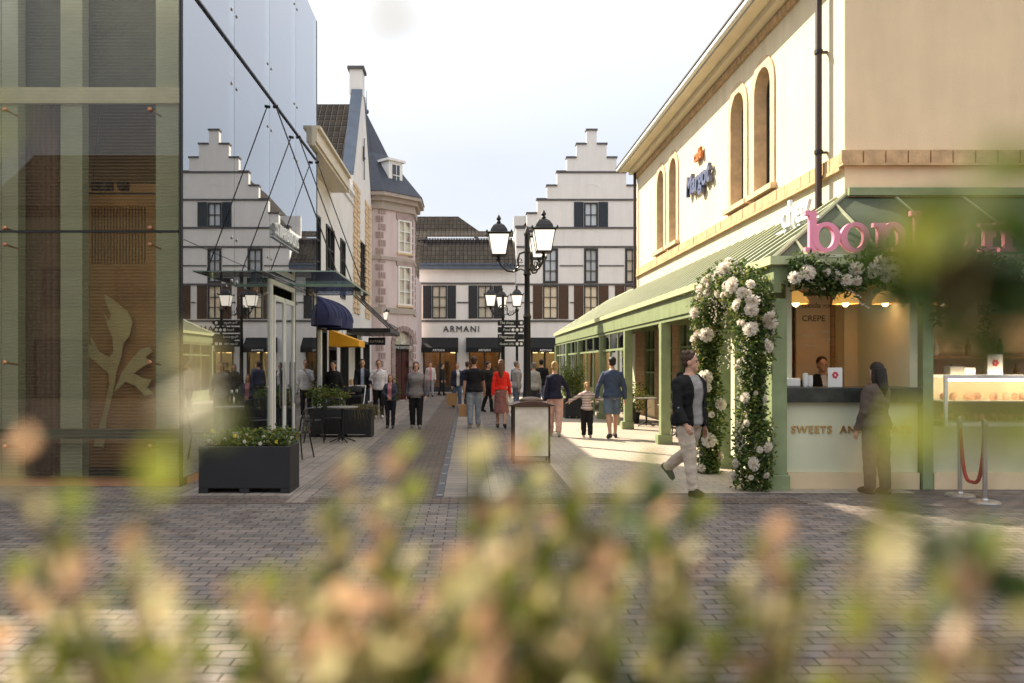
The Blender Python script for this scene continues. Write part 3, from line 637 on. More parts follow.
m = MB(); m.add([LF(24.75, 2.72, .01), LF(26.2, 2.72, .01), LF(26.2, 2.38, .92), LF(24.75, 2.38, .92), LF(24.75, 2.2, .92), LF(26.2, 2.2, .92), LF(24.75, 2.2, .01), LF(26.2, 2.2, .01)], [(0, 1, 2, 3), (3, 2, 5, 4), (0, 3, 4, 6), (1, 7, 5, 2)]); mesh_obj('canvas', m, YELC, ya)
m = MB(); m.tube([LF(24.77, 2.25, .02), LF(24.77, 2.22, .9)], .015, 5); m.tube([LF(26.18, 2.25, .02), LF(26.18, 2.22, .9)], .015, 5); mesh_obj('frame', m, BLACKM, ya)
# ------------------------------------------------------------------ right building
rb = thing('corner_shop_building', 'long cream two-storey shop with tall arched windows and deep eaves', 'building', (5.74, 19.7, 0))
def archpoly(u0, u1, v0, v1, ex=0, n=10):
    r = (u1 - u0) / 2; c = (u0 + u1) / 2; sp = v1 - r
    return [(u0 - ex, v0), (u1 + ex, v0)] + [(c + (r + ex) * math.cos(PI * k / n), sp + (r + ex) * math.sin(PI * k / n)) for k in range(n + 1)]
AW = [(15.13, 15.98), (16.58, 17.42), (21.97, 22.73), (23.38, 24.19)]
holes = [archpoly(a, b, 5.04, 7.42) for a, b in AW]
gw = [(13.9, 15.3), (16.0, 17.4), (18.1, 19.5), (20.2, 21.6), (22.3, 23.7), (24.4, 25.8)]
holes += [rect(a, b, .6, 2.9) for a, b in gw]
m = MB(); m.holed(RW, rect(12.2, 27.2, 0, 8.25), holes, -.32, 0); mesh_obj('street_wall', m, CREAM, rb)
m = MB(); m.box(5.743, 17, 12.192, 12.5, 2.95, 8.25); mesh_obj('end_wall', m, CREAMSH, rb)
m = MB(); m.box(6.07, 17, 27.0, 27.2, 0, 8.25); m.box(16.8, 17, 12.5, 27.0, 0, 8.25); mesh_obj('rear_wall', m, CREAMSH, rb)
for a, b in AW:
    p1 = archpoly(a, b, 5.04, 7.42, .2); p0 = archpoly(a, b, 5.045, 7.412, -.006)
    m = MB(); n = len(p1)
    vs = [RW(u, v, .03) for u, v in p1] + [RW(u, v, .03) for u, v in p0] + [RW(u, v, .002) for u, v in p1] + [RW(u, v, -.3) for u, v in p0]
    fs = []
    for i in list(range(1, n)):
        j = (i + 1) % n
        fs += [(i, j, j + n, i + n), (i, i + 2 * n, j + 2 * n, j), (i + n, j + n, j + 3 * n, i + 3 * n)]
    m.add(vs, fs); mesh_obj('window_surround', m, STONEP, rb)
    m = MB(); m.ub(RW, a - .26, b + .26, 4.93, 5.035, -.02, .12); sl_ = mesh_obj('sill', m, STONEP, rb)
    m = MB(); rr = .07
    po = archpoly(a + .003, b - .003, 5.05, 7.415); pi_ = archpoly(a + rr, b - rr, 5.05 + rr, 7.42 - rr)
    m.holed(RW, po, [pi_], -.29, -.22); c_ = (a + b) / 2
    m.ub(RW, c_ - .02, c_ + .02, 5.12, 7.3, -.28, -.23)
    for z in (5.7, 6.3, 6.9): m.ub(RW, a + .07, b - .07, z, z + .03, -.275, -.235)
    o = mesh_obj('window', m, DGREY, rb)
    m = MB(); m.prism(RW, archpoly(a + .02, b - .02, 5.06, 7.4), -.27, -.26); mesh_obj('pane', m, WIND, o)
m = MB(); rs = random.Random(3); y = 12.2
while y < 27.1:
    l = .36; m.ub(RW, y + .006, min(y + l, 27.2) - .006, 4.66, 4.86, .002, .07 + rs.uniform(-.006, .006)); y += l
mesh_obj('stone_course', m, STONE, rb, bevel=.008)
m = MB(); x = 5.66
while x < 16:
    m.box(x + .008, x + .33, 12.13 + rs.uniform(-.006, .006), 12.198, 4.70, 4.90); x += .34
mesh_obj('stone_course', m, STONE, rb, bevel=.008)
m = MB(); m.box(5.67, 16, 12.10, 12.199, 4.66, 4.695); m.box(5.66, 5.738, 12.21, 27.2, 4.60, 4.655); mesh_obj('ledge', m, STONE, rb)
m = MB(); y = 12.3
while y < 27.1:
    m.ub(RW, y, y + .17, 7.95, 8.1, .002, .06); y += .2
mesh_obj('dentil_course', m, STONE, rb)
EAV = mat('cream_eave_paint', (.80, .70, .52), .6, var=.05)
m = MB(); m.box(5.24, 6.0, 11.9, 27.5, 8.253, 8.31); m.box(5.20, 5.238, 11.9, 27.5, 8.22, 8.40); mesh_obj('soffit', m, EAV, rb)
m = MB(); m.box(5.50, 5.738, 12.21, 27.4, 8.13, 8.25); mesh_obj('cornice', m, EAV, rb)
m = MB(); m.box(5.10, 5.198, 11.85, 27.55, 8.27, 8.37); mesh_obj('gutter', m, WHITEP, rb, bevel=.02)
m = MB(); m.box(5.08, 5.24, 11.84, 27.56, 8.373, 8.405); mesh_obj('roof_edge', m, BAND, rb)
m = MB(); m.add([(5.12, 11.85, 8.41), (5.12, 27.55, 8.41), (11.4, 27.6, 12), (11.4, 11.7, 12), (17.4, 27.6, 8.53), (17.4, 11.7, 8.53)], [(0, 1, 2, 3), (3, 2, 4, 5), (0, 3, 5), (1, 4, 2)]); mesh_obj('roof', m, TILE, rb)
m = MB()
for a, b in zip([12.5, 15.35, 17.45, 19.55, 21.65, 23.75, 25.85], [13.85, 15.95, 18.05, 20.15, 22.25, 24.35, 27.15]): m.ub(RW, a, b, 0, 3.3, .002, .06)
mesh_obj('brick_pier', m, PIERB, rb)
for a, b in gw: window(rb, RW, a, b, .6, 2.9, WIND, 2, 3, frame=GREEN, fw=.08, bar=.03)
m = MB(); m.tube([(5.6, 12.78, 4.1), (5.6, 12.78, 8.1), (5.35, 12.78, 8.3)], .055, 8); mesh_obj('downpipe', m, mat('brown_pipe', (.05, .03, .025), .5), rb)
m = MB(); 
for z in (5.0, 6.6): m.tube([(5.6, 12.78, z), (5.6, 12.78, z + .06)], .07, 8); m.box(5.6, 5.735, 12.75, 12.81, z + .01, z + .04)
mesh_obj('pipe_bracket', m, BLACKM, rb)
m = MB(); m.tube([(5.64, 27.05, 3.6), (5.64, 27.05, 8.1)], .05, 8); mesh_obj('downpipe', m, bpy.data.materials['brown_pipe'], rb)
# wall letters: cafe Margot
ws = thing('wall_sign', 'blue and silver script name letters on the cream wall, orange word above', 'sign', (5.7, 19.6, 5.9), )
flip = lambda u, v, t: RW(39.3 - u, v, t)
mesh_obj('lettering', text_on('Margot', flip, 19.65, 5.95, .68, .04, .09, offset=.02, shear=.12), mat('blue_letter', (.10, .12, .22), .3, spec=.6), ws)
mesh_obj('lettering', text_on('café', flip, 19.6, 6.68, .38, .04, .06, offset=.012), mat('orange_letter', (.50, .16, .04), .5), ws)

# ------------------------------------------------------------------ green arcade (canopy on posts) along the street and round the corner
ar = thing('green_arcade', 'green glazed arcade with ribbed metal roof along the cream building', 'arcade', (4.03, 23.5, 0))
ze, zt = 3.0, 4.2
XE, XW, YE, YW = 3.97, 5.738, 10.42, 12.198
m = MB()
def slabq(m, q, th=.03):
    m.add(list(q) + [(x, y, z - th) for x, y, z in q], [(0, 1, 2, 3), (7, 6, 5, 4), (0, 4, 5, 1), (1, 5, 6, 2), (2, 6, 7, 3), (3, 7, 4, 0)])
slabq(m, [(XE, YE, ze), (XW, YW, zt), (XW, 27.3, zt), (XE, 27.3, ze)])
slabq(m, [(XE, YE, ze), (16, YE, ze), (16, YW, zt), (XW, YW, zt)])
slabq(m, [(XE, 27.303, ze), (XW, 27.303, zt), (XW, 33, zt), (XE, 36.6, ze)])
slabq(m, [(XW + .003, 27.303, zt), (7.4, 27.303, ze), (7.4, 36.6, ze), (XW + .003, 33, zt)])
m.add([(XE, 36.6, ze), (7.4, 36.6, ze), (XW, 33.0, zt)], [(0, 1, 2)])
mesh_obj('roof', m, ROOFG, ar)
m = MB(); y = 10.95
while y < 36.2:
    top = 1.0 if 12.2 <= y <= 33 else (min(1, (y - YE) / 1.78) if y < 12.2 else (36.6 - y) / 3.6)
    m.tube([(XE, y, ze + .03), (XE + (XW - XE) * top, y, ze + (zt - ze) * top + .03)], .036, 4); y += .5
x = 4.45
while x < 15.8:
    top = min(1, (x - XE) / 1.77); m.tube([(x, YE, ze + .02), (x, YE + 1.775 * top, ze + (zt - ze) * top + .02)], .022, 4); x += 1.02
m.tube([(XE, YE, ze + .02), (XW, YW, zt + .02)], .035, 6); m.tube([(XW, 27.3, zt + .03), (XW, 33, zt + .03), (XE, 36.6, ze + .02)], .05, 6)
mesh_parts('standing_seam', m, mat('pale_seam', (.40, .43, .29), .4, metal=.2), ar)
m = MB(); m.box(XE - .05, XE, YE - .05, 36.65, ze - .06, ze + .05); m.box(XE, 16, YE - .05, YE, ze - .06, ze + .05)
mesh_obj('gutter', m, mat('pale_green_gutter', (.52, .56, .32), .45), ar)
m = MB(); m.box(XE + .02, XE + .12, YE + .02, 36.5, ze - .42, ze - .063); m.box(XE + .12, 16, YE + .02, YE + .12, ze - .30, ze - .063)
m.box(XE + .05, XE + .10, YE + .2, 36.4, ze - .50, ze - .423)
mesh_obj('fascia', m, GREEN, ar)
m = MB(); m.box(5.77, 16, 12.10, 12.19, 4.203, 4.32); mesh_obj('wall_flashing', m, GREEN, ar)
PY = [10.52, 12.75, 16.5, 20.3, 24.1, 29.0, 32.4, 36.4]
for y in PY:
    m = MB(); w_ = .10
    m.box(4.03 - w_ + .03, 4.03 + w_ + .03, y - w_, y + w_, 0, ze - .5); m.box(3.99 - w_, 4.09 + w_, y - w_ - .03, y + w_ + .03, 0, .2)
    m.add([(4.04, y + w_, ze - .5), (4.04, y + w_ + .45, ze - .5), (4.04, y + w_, ze - .95), (4.1, y + w_, ze - .5), (4.1, y + w_ + .45, ze - .5), (4.1, y + w_, ze - .95)], [(0, 1, 2), (5, 4, 3), (0, 3, 4, 1), (1, 4, 5, 2), (0, 2, 5, 3)])
    mesh_obj('post', m, GREEN, ar, bevel=.01)
for x in (6.02, 10.2):
    m = MB(); m.box(x - .07, x + .07, 10.46, 10.6, 0, ze - .3); mesh_obj('post', m, GREEN, ar, bevel=.01)
# glazed transoms and screens between the further posts
TG = glassmat('arcade_glass', (.86, .93, .84), .06, 1.45)
for i in range(3, len(PY) - 1):
    a, b = PY[i] + .12, PY[i + 1] - .12
    m = MB(); n = 3
    for k in range(1, n): y = a + (b - a) * k / n; m.box(4.03, 4.09, y - .03, y + .03, 0, ze - .5)
    m.box(4.035, 4.085, a, b, 2.02, 2.08)
    if i > 4: m.box(4.035, 4.085, a, b, .02, .5)
    o = mesh_obj('screen_frame', m, GREEN, ar)
    m = MB(); m.box(4.055, 4.062, a, b, 2.08 if i < 5 else .5, ze - .5); mesh_obj('pane', m, TG, o)
m = MB(); m.box(7.3, 7.4, 27.3, 36.5, 0, 3.0); m.box(4.2, 7.3, 36.35, 36.4, 0, .6); mesh_obj('back_wall', m, GREENL, ar)
for yy in (12.75, 16.5, 20.3, 24.1):
    m = MB(); m.box(4.1, 5.73, yy - .05, yy + .05, ze - .35, ze - .23); mesh_obj('tie_beam', m, GREEN, ar)

# ------------------------------------------------------------------ kiosk under the arcade's end
kb = thing('sweets_counter', 'pale green kiosk counter front with gold lettering and dark counter top', 'counter', (5.0, 10.6, 0))
m = MB(); m.box(4.2, 5.93, 10.55, 10.68, .22, 1.14); mesh_obj('panel', m, GREENL, kb)
m = MB(); m.box(4.2, 5.93, 10.50, 10.66, 0, .217); mesh_obj('skirting', m, CREAMP, kb)
m = MB(); m.box(4.16, 5.94, 10.46, 11.05, 1.143, 1.34); mesh_obj('counter_top', m, mat('dark_marble', (.05, .055, .05), .25, var=.5, scale=6), kb, bevel=.01)
K2 = lambda u, v, t: (u, 10.55 - t, v)
mesh_obj('lettering', text_on('SWEETS  AND  TREATS', K2, 5.05, .74, .135, .003, .015, offset=.002, space=1.15), BRASS, kb)
kc = thing('treats_counter', 'green-panelled kiosk base below the lit glass display case', 'counter', (8.0, 10.6, 0))
m = MB(); m.box(6.12, 10.1, 10.56, 10.70, .22, .82); m.box(6.12, 10.1, 10.70, 11.3, .75, .82); mesh_obj('panel', m, mat('sage_panel', (.52, .53, .38), .6), kc)
m = MB(); m.box(6.12, 10.1, 10.50, 10.68, 0, .217); mesh_obj('skirting', m, CREAMP, kc)
dc = thing('display_case', 'glass cake display case with white frame and lit shelves', 'display case', (8.2, 10.9, .82))
m = MB()
x0, x1, y0, y1, z0, z1 = 6.32, 10.05, 10.6, 11.2, .823, 1.5
for z in (z0, z1 - .045): m.box(x0, x1, y0, y0 + .04, z, z + .045); m.box(x0, x1, y1 - .04, y1, z, z + .045)
for x in (x0, 8.1, x1 - .04): m.box(x, x + .04, y0 + .001, y0 + .038, z0 + .045, z1 - .045); m.box(x, x + .04, y1 - .038, y1 - .001, z0 + .045, z1 - .045)
mesh_obj('frame', m, WHITEP, dc)
m = MB(); m.box(x0 + .04, x1 - .04, y0 + .015, y0 + .022, z0 + .045, z1 - .045); mesh_obj('pane', m, glassmat('case_glass', (.95, .95, .9), .02, 1.3), dc)
m = MB(); m.box(x0 + .045, x1 - .045, y1 - .07, y1 - .045, z0 + .05, z1 - .05); mesh_obj('back_panel', m, mat('case_back', (.75, .64, .45), .5), dc)
m = MB(); m.box(x0 + .05, x1 - .05, y0 + .06, y1 - .08, z0 + .32, z0 + .335); m.box(x0 + .04, x1 - .04, y0 + .03, y1 - .03, z0 + .045, z0 + .06); mesh_obj('shelf', m, WHITEP, dc)
m = MB(); m.box(x0 + .1, x1 - .1, y0 + .06, y0 + .09, z1 - .08, z1 - .05); mesh_obj('strip_light', m, emit('case_light', (1, .8, .5), 14), dc)
m = MB(); rs = random.Random(5)
for i in range(30):
    for z in (z0 + .065, z0 + .34):
        x = x0 + .14 + i * .12 + rs.uniform(-.02, .02); m.lathe([(.04, z), (.05, z + .05), (.035, z + .08), (.005, z + .10)], (x, 10.75 + rs.uniform(0, .15), 0), 8)
mesh_obj('cakes', m, mat('cakes', (.72, .40, .30), .6, var=.7, scale=9), dc)
ki = thing('kiosk_back_wall', 'dim wood and green back wall inside the kiosk', 'wall', (7, 13.2, 0))
m = MB(); m.box(4.6, 12, 13.1, 13.2, 0, 2.95); mesh_obj('wall', m, mat('kiosk_wall', (.60, .46, .30), .7, var=.25), ki)
m = MB(); m.box(4.6, 12, 10.6, 13.1, 2.78, 2.82); mesh_obj('ceiling', m, mat('kiosk_ceiling', (.7, .62, .48), .8), ki)
m = MB(); m.box(4.6, 5.1, 12.7, 13.09, 0, 2.0); m.box(6.3, 11, 12.6, 12.9, 0, .95); m.box(6.3, 11, 12.75, 13.09, 1.35, 1.38); m.box(6.3, 11, 12.75, 13.09, 1.75, 1.78); mesh_obj('shelves', m, INTW, ki)
m = MB(); m.box(4.25, 4.33, 10.7, 13.1, 0, 2.78); m.box(5.94, 6.1, 10.75, 13.0, 0, 2.78); mesh_obj('side_wall', m, GREENL, ki)
for i in range(14):
    m = MB(); x = 6.5 + i * .26; z = 1.383 if i % 2 else 1.783; m.lathe([(.04, z), (.045, z + .16), (.018, z + .21), (.018, z + .27)], (x, 12.9, 0), 8)
    o = mesh_obj('bottle', m, mat('bottle_glass_%d' % (i % 3), [(.35, .2, .08), (.6, .55, .45), (.12, .2, .1)][i % 3], .2) if i < 3 else bpy.data.materials['bottle_glass_%d' % (i % 3)]); 
    tag(o, 'small bottle on the shelves at the back of the kiosk', 'bottle', 'bottles on the shelves behind the display case')
mn = thing('menu_board', 'beige menu board with dark headings beside the kiosk seller', 'menu board', (5.55, 12.6, 1.5))
m = MB(); m.box(5.15, 5.92, 12.55, 12.6, 1.4, 2.72); mesh_obj('board', m, mat('menu_paper', (.78, .63, .48), .8), mn)
MF = lambda u, v, t: (u, 12.55 - t, v)
for (s_, u, v, sz) in (('CHOOSE YOUR', 5.5, 2.53, .075), ('CREPE', 5.42, 2.32, .13), ('SUGAR', 5.35, 2.08, .06), ('STRAWBERRY', 5.72, 2.14, .055), ('WAFFLE 5.5', 5.72, 2.02, .055), ('CREAM 1.5', 5.4, 1.92, .055)):
    mesh_obj('lettering', text_on(s_, MF, u, v, sz, .002, .004), BLACKM if sz > .06 else WHITEP, mn)
for i, x in enumerate((4.55, 5.24, 5.79, 6.6, 8.35)):
    pl = thing('pendant_lamp', ['gold scalloped pendant lamp at the left end of the kiosk window', 'second gold pendant lamp from the left, over the seller', 'gold pendant lamp in front of the beige menu board', 'gold pendant lamp just right of the middle kiosk post', 'gold pendant lamp at the far right, above the display case'][i], 'lamp', (x, 11.1, 2.4), 'gold pendant lamps in the kiosk')
    x0_, y0_ = x, 11.1
    rings = []
    for r_, z in ((.03, 2.66), (.10, 2.61), (.145, 2.53), (.155, 2.48)):
        rings.append([Vector((x0_ + r_ * (1 + .12 * (k % 2)) * math.cos(2 * PI * k / 16), y0_ + r_ * (1 + .12 * (k % 2)) * math.sin(2 * PI * k / 16), z)) for k in range(16)])
    m = MB(); m.loft(rings, cap=False); mesh_obj('lamp_shade', m, emit('gold_shade', (.85, .48, .12), .22) if i == 0 else bpy.data.materials['gold_shade'], pl)
    m = MB(); m.tube([(x0_, y0_, 2.66), (x0_, y0_, 2.78)], .01, 5); mesh_obj('cord', m, BLACKM, pl)
    m = MB(); m.ell((x0_, y0_, 2.5), .05, .05, .06, 8, 6); mesh_obj('bulb', m, emit('warm_bulb', (1, .72, .38), 9) if i == 0 else bpy.data.materials['warm_bulb'], pl)
pk = thing('pink_sign_panel', 'pink upright panel at the left of the kiosk window', 'panel', (4.45, 11.4, 1.34)); m = MB(); m.box(4.36, 4.62, 11.4, 11.43, 1.343, 1.98); mesh_obj('panel', m, mat('dusty_pink', (.6, .26, .27), .6), pk)
cd = thing('counter_card', 'white card with red flower standing on the kiosk counter before the seller', 'card', (4.87, 10.7, 1.34)); m = MB(); m.box(4.78, 4.97, 10.62, 10.635, 1.343, 1.6); mesh_obj('card', m, WHITEP, cd)
REDP = mat('red_print', (.6, .06, .09), .6)
m = MB(); KC = lambda cx_, cz_, yy: (lambda u, v, t: (cx_ + u, yy - t, cz_ + v))
for a in range(6): m.prism(KC(4.875 + .028 * math.cos(a), 1.50 + .03 * math.sin(a), 10.619), [(.018 * math.cos(2 * PI * k / 8), .018 * math.sin(2 * PI * k / 8)) for k in range(8)], .0 + a * .0006, .001 + a * .0006)
mesh_obj('flower_print', m, REDP, cd)
cd2 = thing('case_card', 'white card with a red flower motif standing on the glass display case', 'card', (7.1, 10.9, 1.5)); m = MB(); m.box(7.02, 7.22, 10.8, 10.815, 1.503, 1.78); mesh_obj('card', m, WHITEP, cd2)
m = MB()
for a in range(6): m.prism(KC(7.12 + .03 * math.cos(a), 1.66 + .03 * math.sin(a), 10.799), [(.02 * math.cos(2 * PI * k / 8), .02 * math.sin(2 * PI * k / 8)) for k in range(8)], .0 + a * .0006, .001 + a * .0006)
mesh_obj('flower_print', m, REDP, cd2)
m = MB(); m.box(6.48, 6.68, 10.75, 10.9, 1.503, 1.62); o = mesh_obj('card_terminal', m, mat('grey_plastic', (.25, .24, .22), .5), bevel=.01, origin=(6.58, 10.8, 1.5)); tag(o, 'small grey card terminal at the left end of the display case top', 'card terminal')
m = MB(); m.box(6.95 - .65 + .35, 6.92, 10.9, 11.1, 1.503, 1.60); o = mesh_obj('cake_box', m, WHITEP, bevel=.01, origin=(6.8, 11, 1.5)); tag(o, 'low white cake box on top of the display case', 'box')
m = MB(); m.box(4.22, 4.42, 10.62, 10.9, 1.343, 1.46); o = mesh_obj('cash_register', m, WHITEP, bevel=.02, origin=(4.3, 10.75, 1.34)); tag(o, 'small white and black till at the left end of the kiosk counter', 'till')
for i, (x, lab) in enumerate(((4.52, 'tall stack of white paper cups near the till'), (4.585, 'short stack of white paper cups next to the taller stack'), (5.45, 'single white paper cup on the counter facing the customer'))):
    m = MB(); hgt = (.2, .17, .08)[i]; z = 1.343; prof = [(.028, z)] + [q for k in range(int(hgt / .03)) for q in ((.036, z + .03 * k + .028), (.034, z + .03 * k + .032))]
    m.lathe(prof, (x, 10.72, 0), 10); o = mesh_obj('paper_cups', m, WHITEP, origin=(x, 10.72, 1.343)); tag(o, lab, 'cups', 'paper cups on the kiosk counter')
sb = thing('hanging_board', 'pale green menu sign hanging at the top of the right kiosk bay', 'sign', (7.0, 10.8, 2.5)); m = MB(); m.box(6.62, 7.35, 10.75, 10.78, 2.32, 2.62); mesh_obj('board', m, mat('pale_board', (.48, .52, .36), .6), sb)
mesh_obj('lettering', text_on('DAILY MENU', lambda u, v, t: (u, 10.75 - t, v), 6.99, 2.44, .07, .002, .004), WHITEP, sb)

# roof letters of the kiosk: pink slab serif, hand shaped
def letter(ch, u, sc_, y, par, mt):
    m = MB(); fn = lambda a, b, t: (u + a * sc_, y - t, zb_ + b * sc_)
    D = .07
    def ring(cx, cz, ro, rz_, ri, riz, t):
        vs = []; n = 28
        for r1, r2, tt in ((ro, rz_, D + t), (ri, riz, D + t), (ri, riz, 0), (ro, rz_, 0)): vs += [fn(cx + r1 * math.cos(2 * PI * k / n), cz + r2 * math.sin(2 * PI * k / n), tt) for k in range(n)]
        m.add(vs, [(a * n + k, a * n + (k + 1) % n, ((a + 1) % 4) * n + (k + 1) % n, ((a + 1) % 4) * n + k) for a in range(4) for k in range(n)])
    if ch == 'o': ring(.36, .35, .36, .37, .20, .275, 0)
    if ch == 'b':
        ring(.47, .35, .35, .37, .19, .275, .004); m.ub(fn, .06, .235, .0, 1.0, 0, D); m.ub(fn, -.04, .06, .88, 1.0, 0, D - .002); m.ub(fn, -.04, .06, 0, .1, 0, D - .002)
    if ch == 'n':
        m.ub(fn, .06, .25, .0, .70, 0, D); m.ub(fn, -.05, .06, .60, .70, 0, D - .002); m.ub(fn, -.05, .36, 0, .10, 0, D - .004)
        vs = []; n = 14
        for r1, r2, tt in ((.30, .38, D + .003), (.11, .24, D + .003), (.11, .24, 0), (.30, .38, 0)): vs += [fn(.44 + r1 * math.cos(PI * k / n), .35 + r2 * math.sin(PI * k / n), tt) for k in range(n + 1)]
        N = n + 1; m.add(vs, [(a * N + k, a * N + k + 1, ((a + 1) % 4) * N + k + 1, ((a + 1) % 4) * N + k) for a in range(4) for k in range(n)])
        m.ub(fn, .55, .74, .0, .36, 0, D - .001); m.ub(fn, .44, .84, 0, .10, 0, D - .005)
    return mesh_obj('letter', m, mt, par)
zb_ = 3.10
ks = thing('kiosk_name_letters', 'big pink slab-serif name letters standing on the green kiosk roof', 'sign', (5.7, 10.4, 3.05))
for ch, px_ in zip('bonbons', (805, 838.5, 873, 910, 943, 979, 1017)):
    if ch == 's': continue
    letter(ch, lx(px_, 10.38), .525, 10.38, ks, PINKL)
m = MB(); m.box(lx(800, 10.38), 8.4, 10.36, 10.40, 3.03, 3.07)
for i in range(9): m.box(4.6 + i * .42, 4.63 + i * .42, 10.38, 10.75, 3.03, 3.06)
mesh_obj('rail', m, GREENL, ks)
cz = thing('chez_letters', 'white outline word standing above the ribbed roof edge by the downpipe', 'sign', (5.0, 11.6, 3.7))
fl = lambda u, v, t: (4.92 - t, 24.5 - u, v)
mesh_obj('lettering', text_on('chez', fl, 12.55, 3.75, .55, .0, .05, offset=.01), WHITEP, cz)
m = MB(); m.box(4.91, 4.94, 11.2, 12.75, 3.70, 3.73); m.box(4.91, 4.94, 11.4, 11.43, 3.55, 3.7); m.box(4.91, 4.94, 12.4, 12.43, 3.55, 3.7); mesh_obj('rail', m, WHITEP, cz)

# ------------------------------------------------------------------ glass building
gb = thing('glass_building', 'tall glass-walled pavilion with brown panelled inside, mirroring the street in its side', 'building', (-3.83, 15, 0))
HG = 10.35
SG = glassmat('side_glass', (.66, .78, .70), .30, 2.0, coat=(.93, .96, 1.0), dirt=.03)
FGm = glassmat('front_glass', (.90, .91, .84), .02, 1.3, lines=True)
ys = [10.75, 13.11, 15.45, 17.79, 20.25]
for i in range(4):
    for z0, z1 in ((.12, 3.32), (3.33, 6.79), (6.80, HG)):
        m = MB()
        if z0 < 1 and i == 2: continue
        m.box(-3.845, -3.83, ys[i] + .006, ys[i + 1] - .006, z0, z1); mesh_obj('glass_panel', m, SG, gb)
xs = [-3.85, -6.28, -8.8]
for i in range(2):
    for z0, z1 in ((.12, 3.42), (3.43, 6.6), (6.61, HG)):
        if i == 1 and z0 > 6: continue
        m = MB(); m.box(xs[i + 1] + .006, xs[i] - .006, 10.75, 10.765, z0, z1); mesh_obj('glass_panel', m, FGm if z0 < 6 else SG, gb)
m = MB(); m.box(-3.87, -3.835, 10.72, 10.748, 0, HG); m.box(-3.82, -3.80, 10.75, 20.2, 6.78, 6.81); m.box(-3.84, -3.82, 20.255, 20.28, 0, HG); m.box(-8.8, -3.88, 10.72, 10.745, 3.41, 3.44)
mesh_obj('joint_profile', m, BLACKM, gb)
m = MB(); m.box(-16, -4.5, 12.6, 19.9, 0, 6.3); m.box(-16, -4.05, 11.3, 19.95, 7.30, 7.5); m.box(-16, -4.6, 12.6, 19.8, 6.303, 7.297); m.box(-16, -8.6, 11.0, 12.59, 6.0, 7.297); mesh_obj('core', m, INTD, gb)
m = MB(); m.box(-9, -4.52, 12.52, 12.595, 0, 7.29); mesh_obj('back_wall', m, mat('brown_plaster', (.30, .20, .12), .8, var=.35, scale=.8), gb)
m = MB(); m.box(-9, -4.4, 11.5, 11.6, 5.4, 7.25); mesh_obj('bulkhead', m, mat('bulkhead_grey', (.13, .14, .115), .8, var=.3), gb)
m = MB(); m.box(-16, -8.81, 10.75, 10.9, 0, 7.5); mesh_obj('solid_wall', m, WHITE, gb)
m = MB(); m.box(-8.8, -3.9, 11.19, 11.245, 5.3, 5.52); mesh_obj('cross_beam', m, mat('cream_beam', (.85, .78, .62), .7), gb)
PW = mat('white_column', (.52, .53, .45), .6, var=.08)
for a, b in ((-3, 20), (62, 84), (157, 180)):
    m = MB(); Yc = 11.3; m.box(lx(a, Yc), lx(b, Yc), 11.25, 11.45, 0, 7.25); mesh_obj('column', m, PW, gb, bevel=.01)
m = MB()
for i in range(7): x = lx(23 + i * 5.5, 11.6); m.tube([(x, 11.6, 0), (x, 11.6, 6.2)], .045, 6)
mesh_obj('curtain', m, mat('plum_curtain', (.22, .13, .11), .9), gb)
m = MB(); m.box(lx(84, 12) , lx(156, 12), 12.0, 12.05, .1, 4.35); o = mesh_obj('wood_panel', m, mat('wood_panel', (.55, .28, .12), .6, var=.3, scale=2), gb)
m = MB()
for i in range(18): x = lx(92 + i * 3.1, 12); m.box(x, x + .012, 11.985, 11.998, 3.15, 4.0)
mesh_obj('grooves', m, mat('groove_brown', (.14, .07, .035), .7), o)
m = MB(); m.box(-8.8, -3.9, 10.95, 11.0, .62, .76); mesh_obj('ledge', m, mat('green_ledge', (.06, .09, .075), .5), gb)
m = MB(); m.box(-8.8, -3.9, 10.8, 10.95, 0, .11); m.box(-3.95, -3.84, 10.95, 20.2, 0, .11); mesh_obj('base_strip', m, mat('terracotta_base', (.42, .22, .12), .8, var=.2), gb)
# leaf motif etched on a tall panel
LM = mat('etched_leaf', (.72, .58, .34), .6, var=.15)
def ppoly(pts, Y): return [(lx(x, Y), lz(y, Y)) for x, y in pts]
leafs = [[(94, 446), (104, 412), (110, 385), (109, 374), (96, 362), (84, 352), (78, 338), (74, 324), (80, 332), (86, 343), (92, 346), (91, 337), (95, 344), (99, 352), (110, 358), (114, 352), (113, 338), (108, 326), (105, 314), (109, 322), (112, 316), (106, 302), (105, 295), (116, 302), (128, 312), (133, 322), (130, 336), (124, 344), (122, 356), (117, 372), (114, 390), (107, 420), (104, 448)],
         [(115, 392), (122, 374), (132, 360), (141, 350), (150, 347), (153, 352), (146, 358), (152, 362), (142, 368), (134, 374), (142, 378), (152, 380), (148, 388), (153, 394), (145, 396), (136, 386), (126, 382), (118, 390)]]
m = MB()
for k, l in enumerate(leafs): m.prism(lambda u, v, t: (u, 11.9 - t, v), ppoly(l, 11.9), k * .004, .02 + k * .004)
mesh_obj('leaf_motif', m, LM, gb)
m = MB(); m.box(lx(62, 11.6), lx(156, 11.6), 11.58, 11.62, lz(195, 11.6), lz(193.4, 11.6))
for a in (66, 70, 92): m.tube([(lx(a, 11.6), 11.6, lz(194, 11.6)), (lx(a + 14, 11.6), 11.6, 6.2)], .006, 4)
mesh_obj('lighting_rail', m, BLACKM, gb)
for a in (80, 97, 108, 124):
    m = MB(); x = lx(a, 11.55); z = lz(187, 11.55); m.box(x - .06, x + .06, 11.5, 11.6, z - .06, z + .07); m.tube([(x, 11.55, z), (x, 11.42, z - .02)], .05, 8); mesh_obj('spotlight', m, BLACKM, gb)
m = MB()
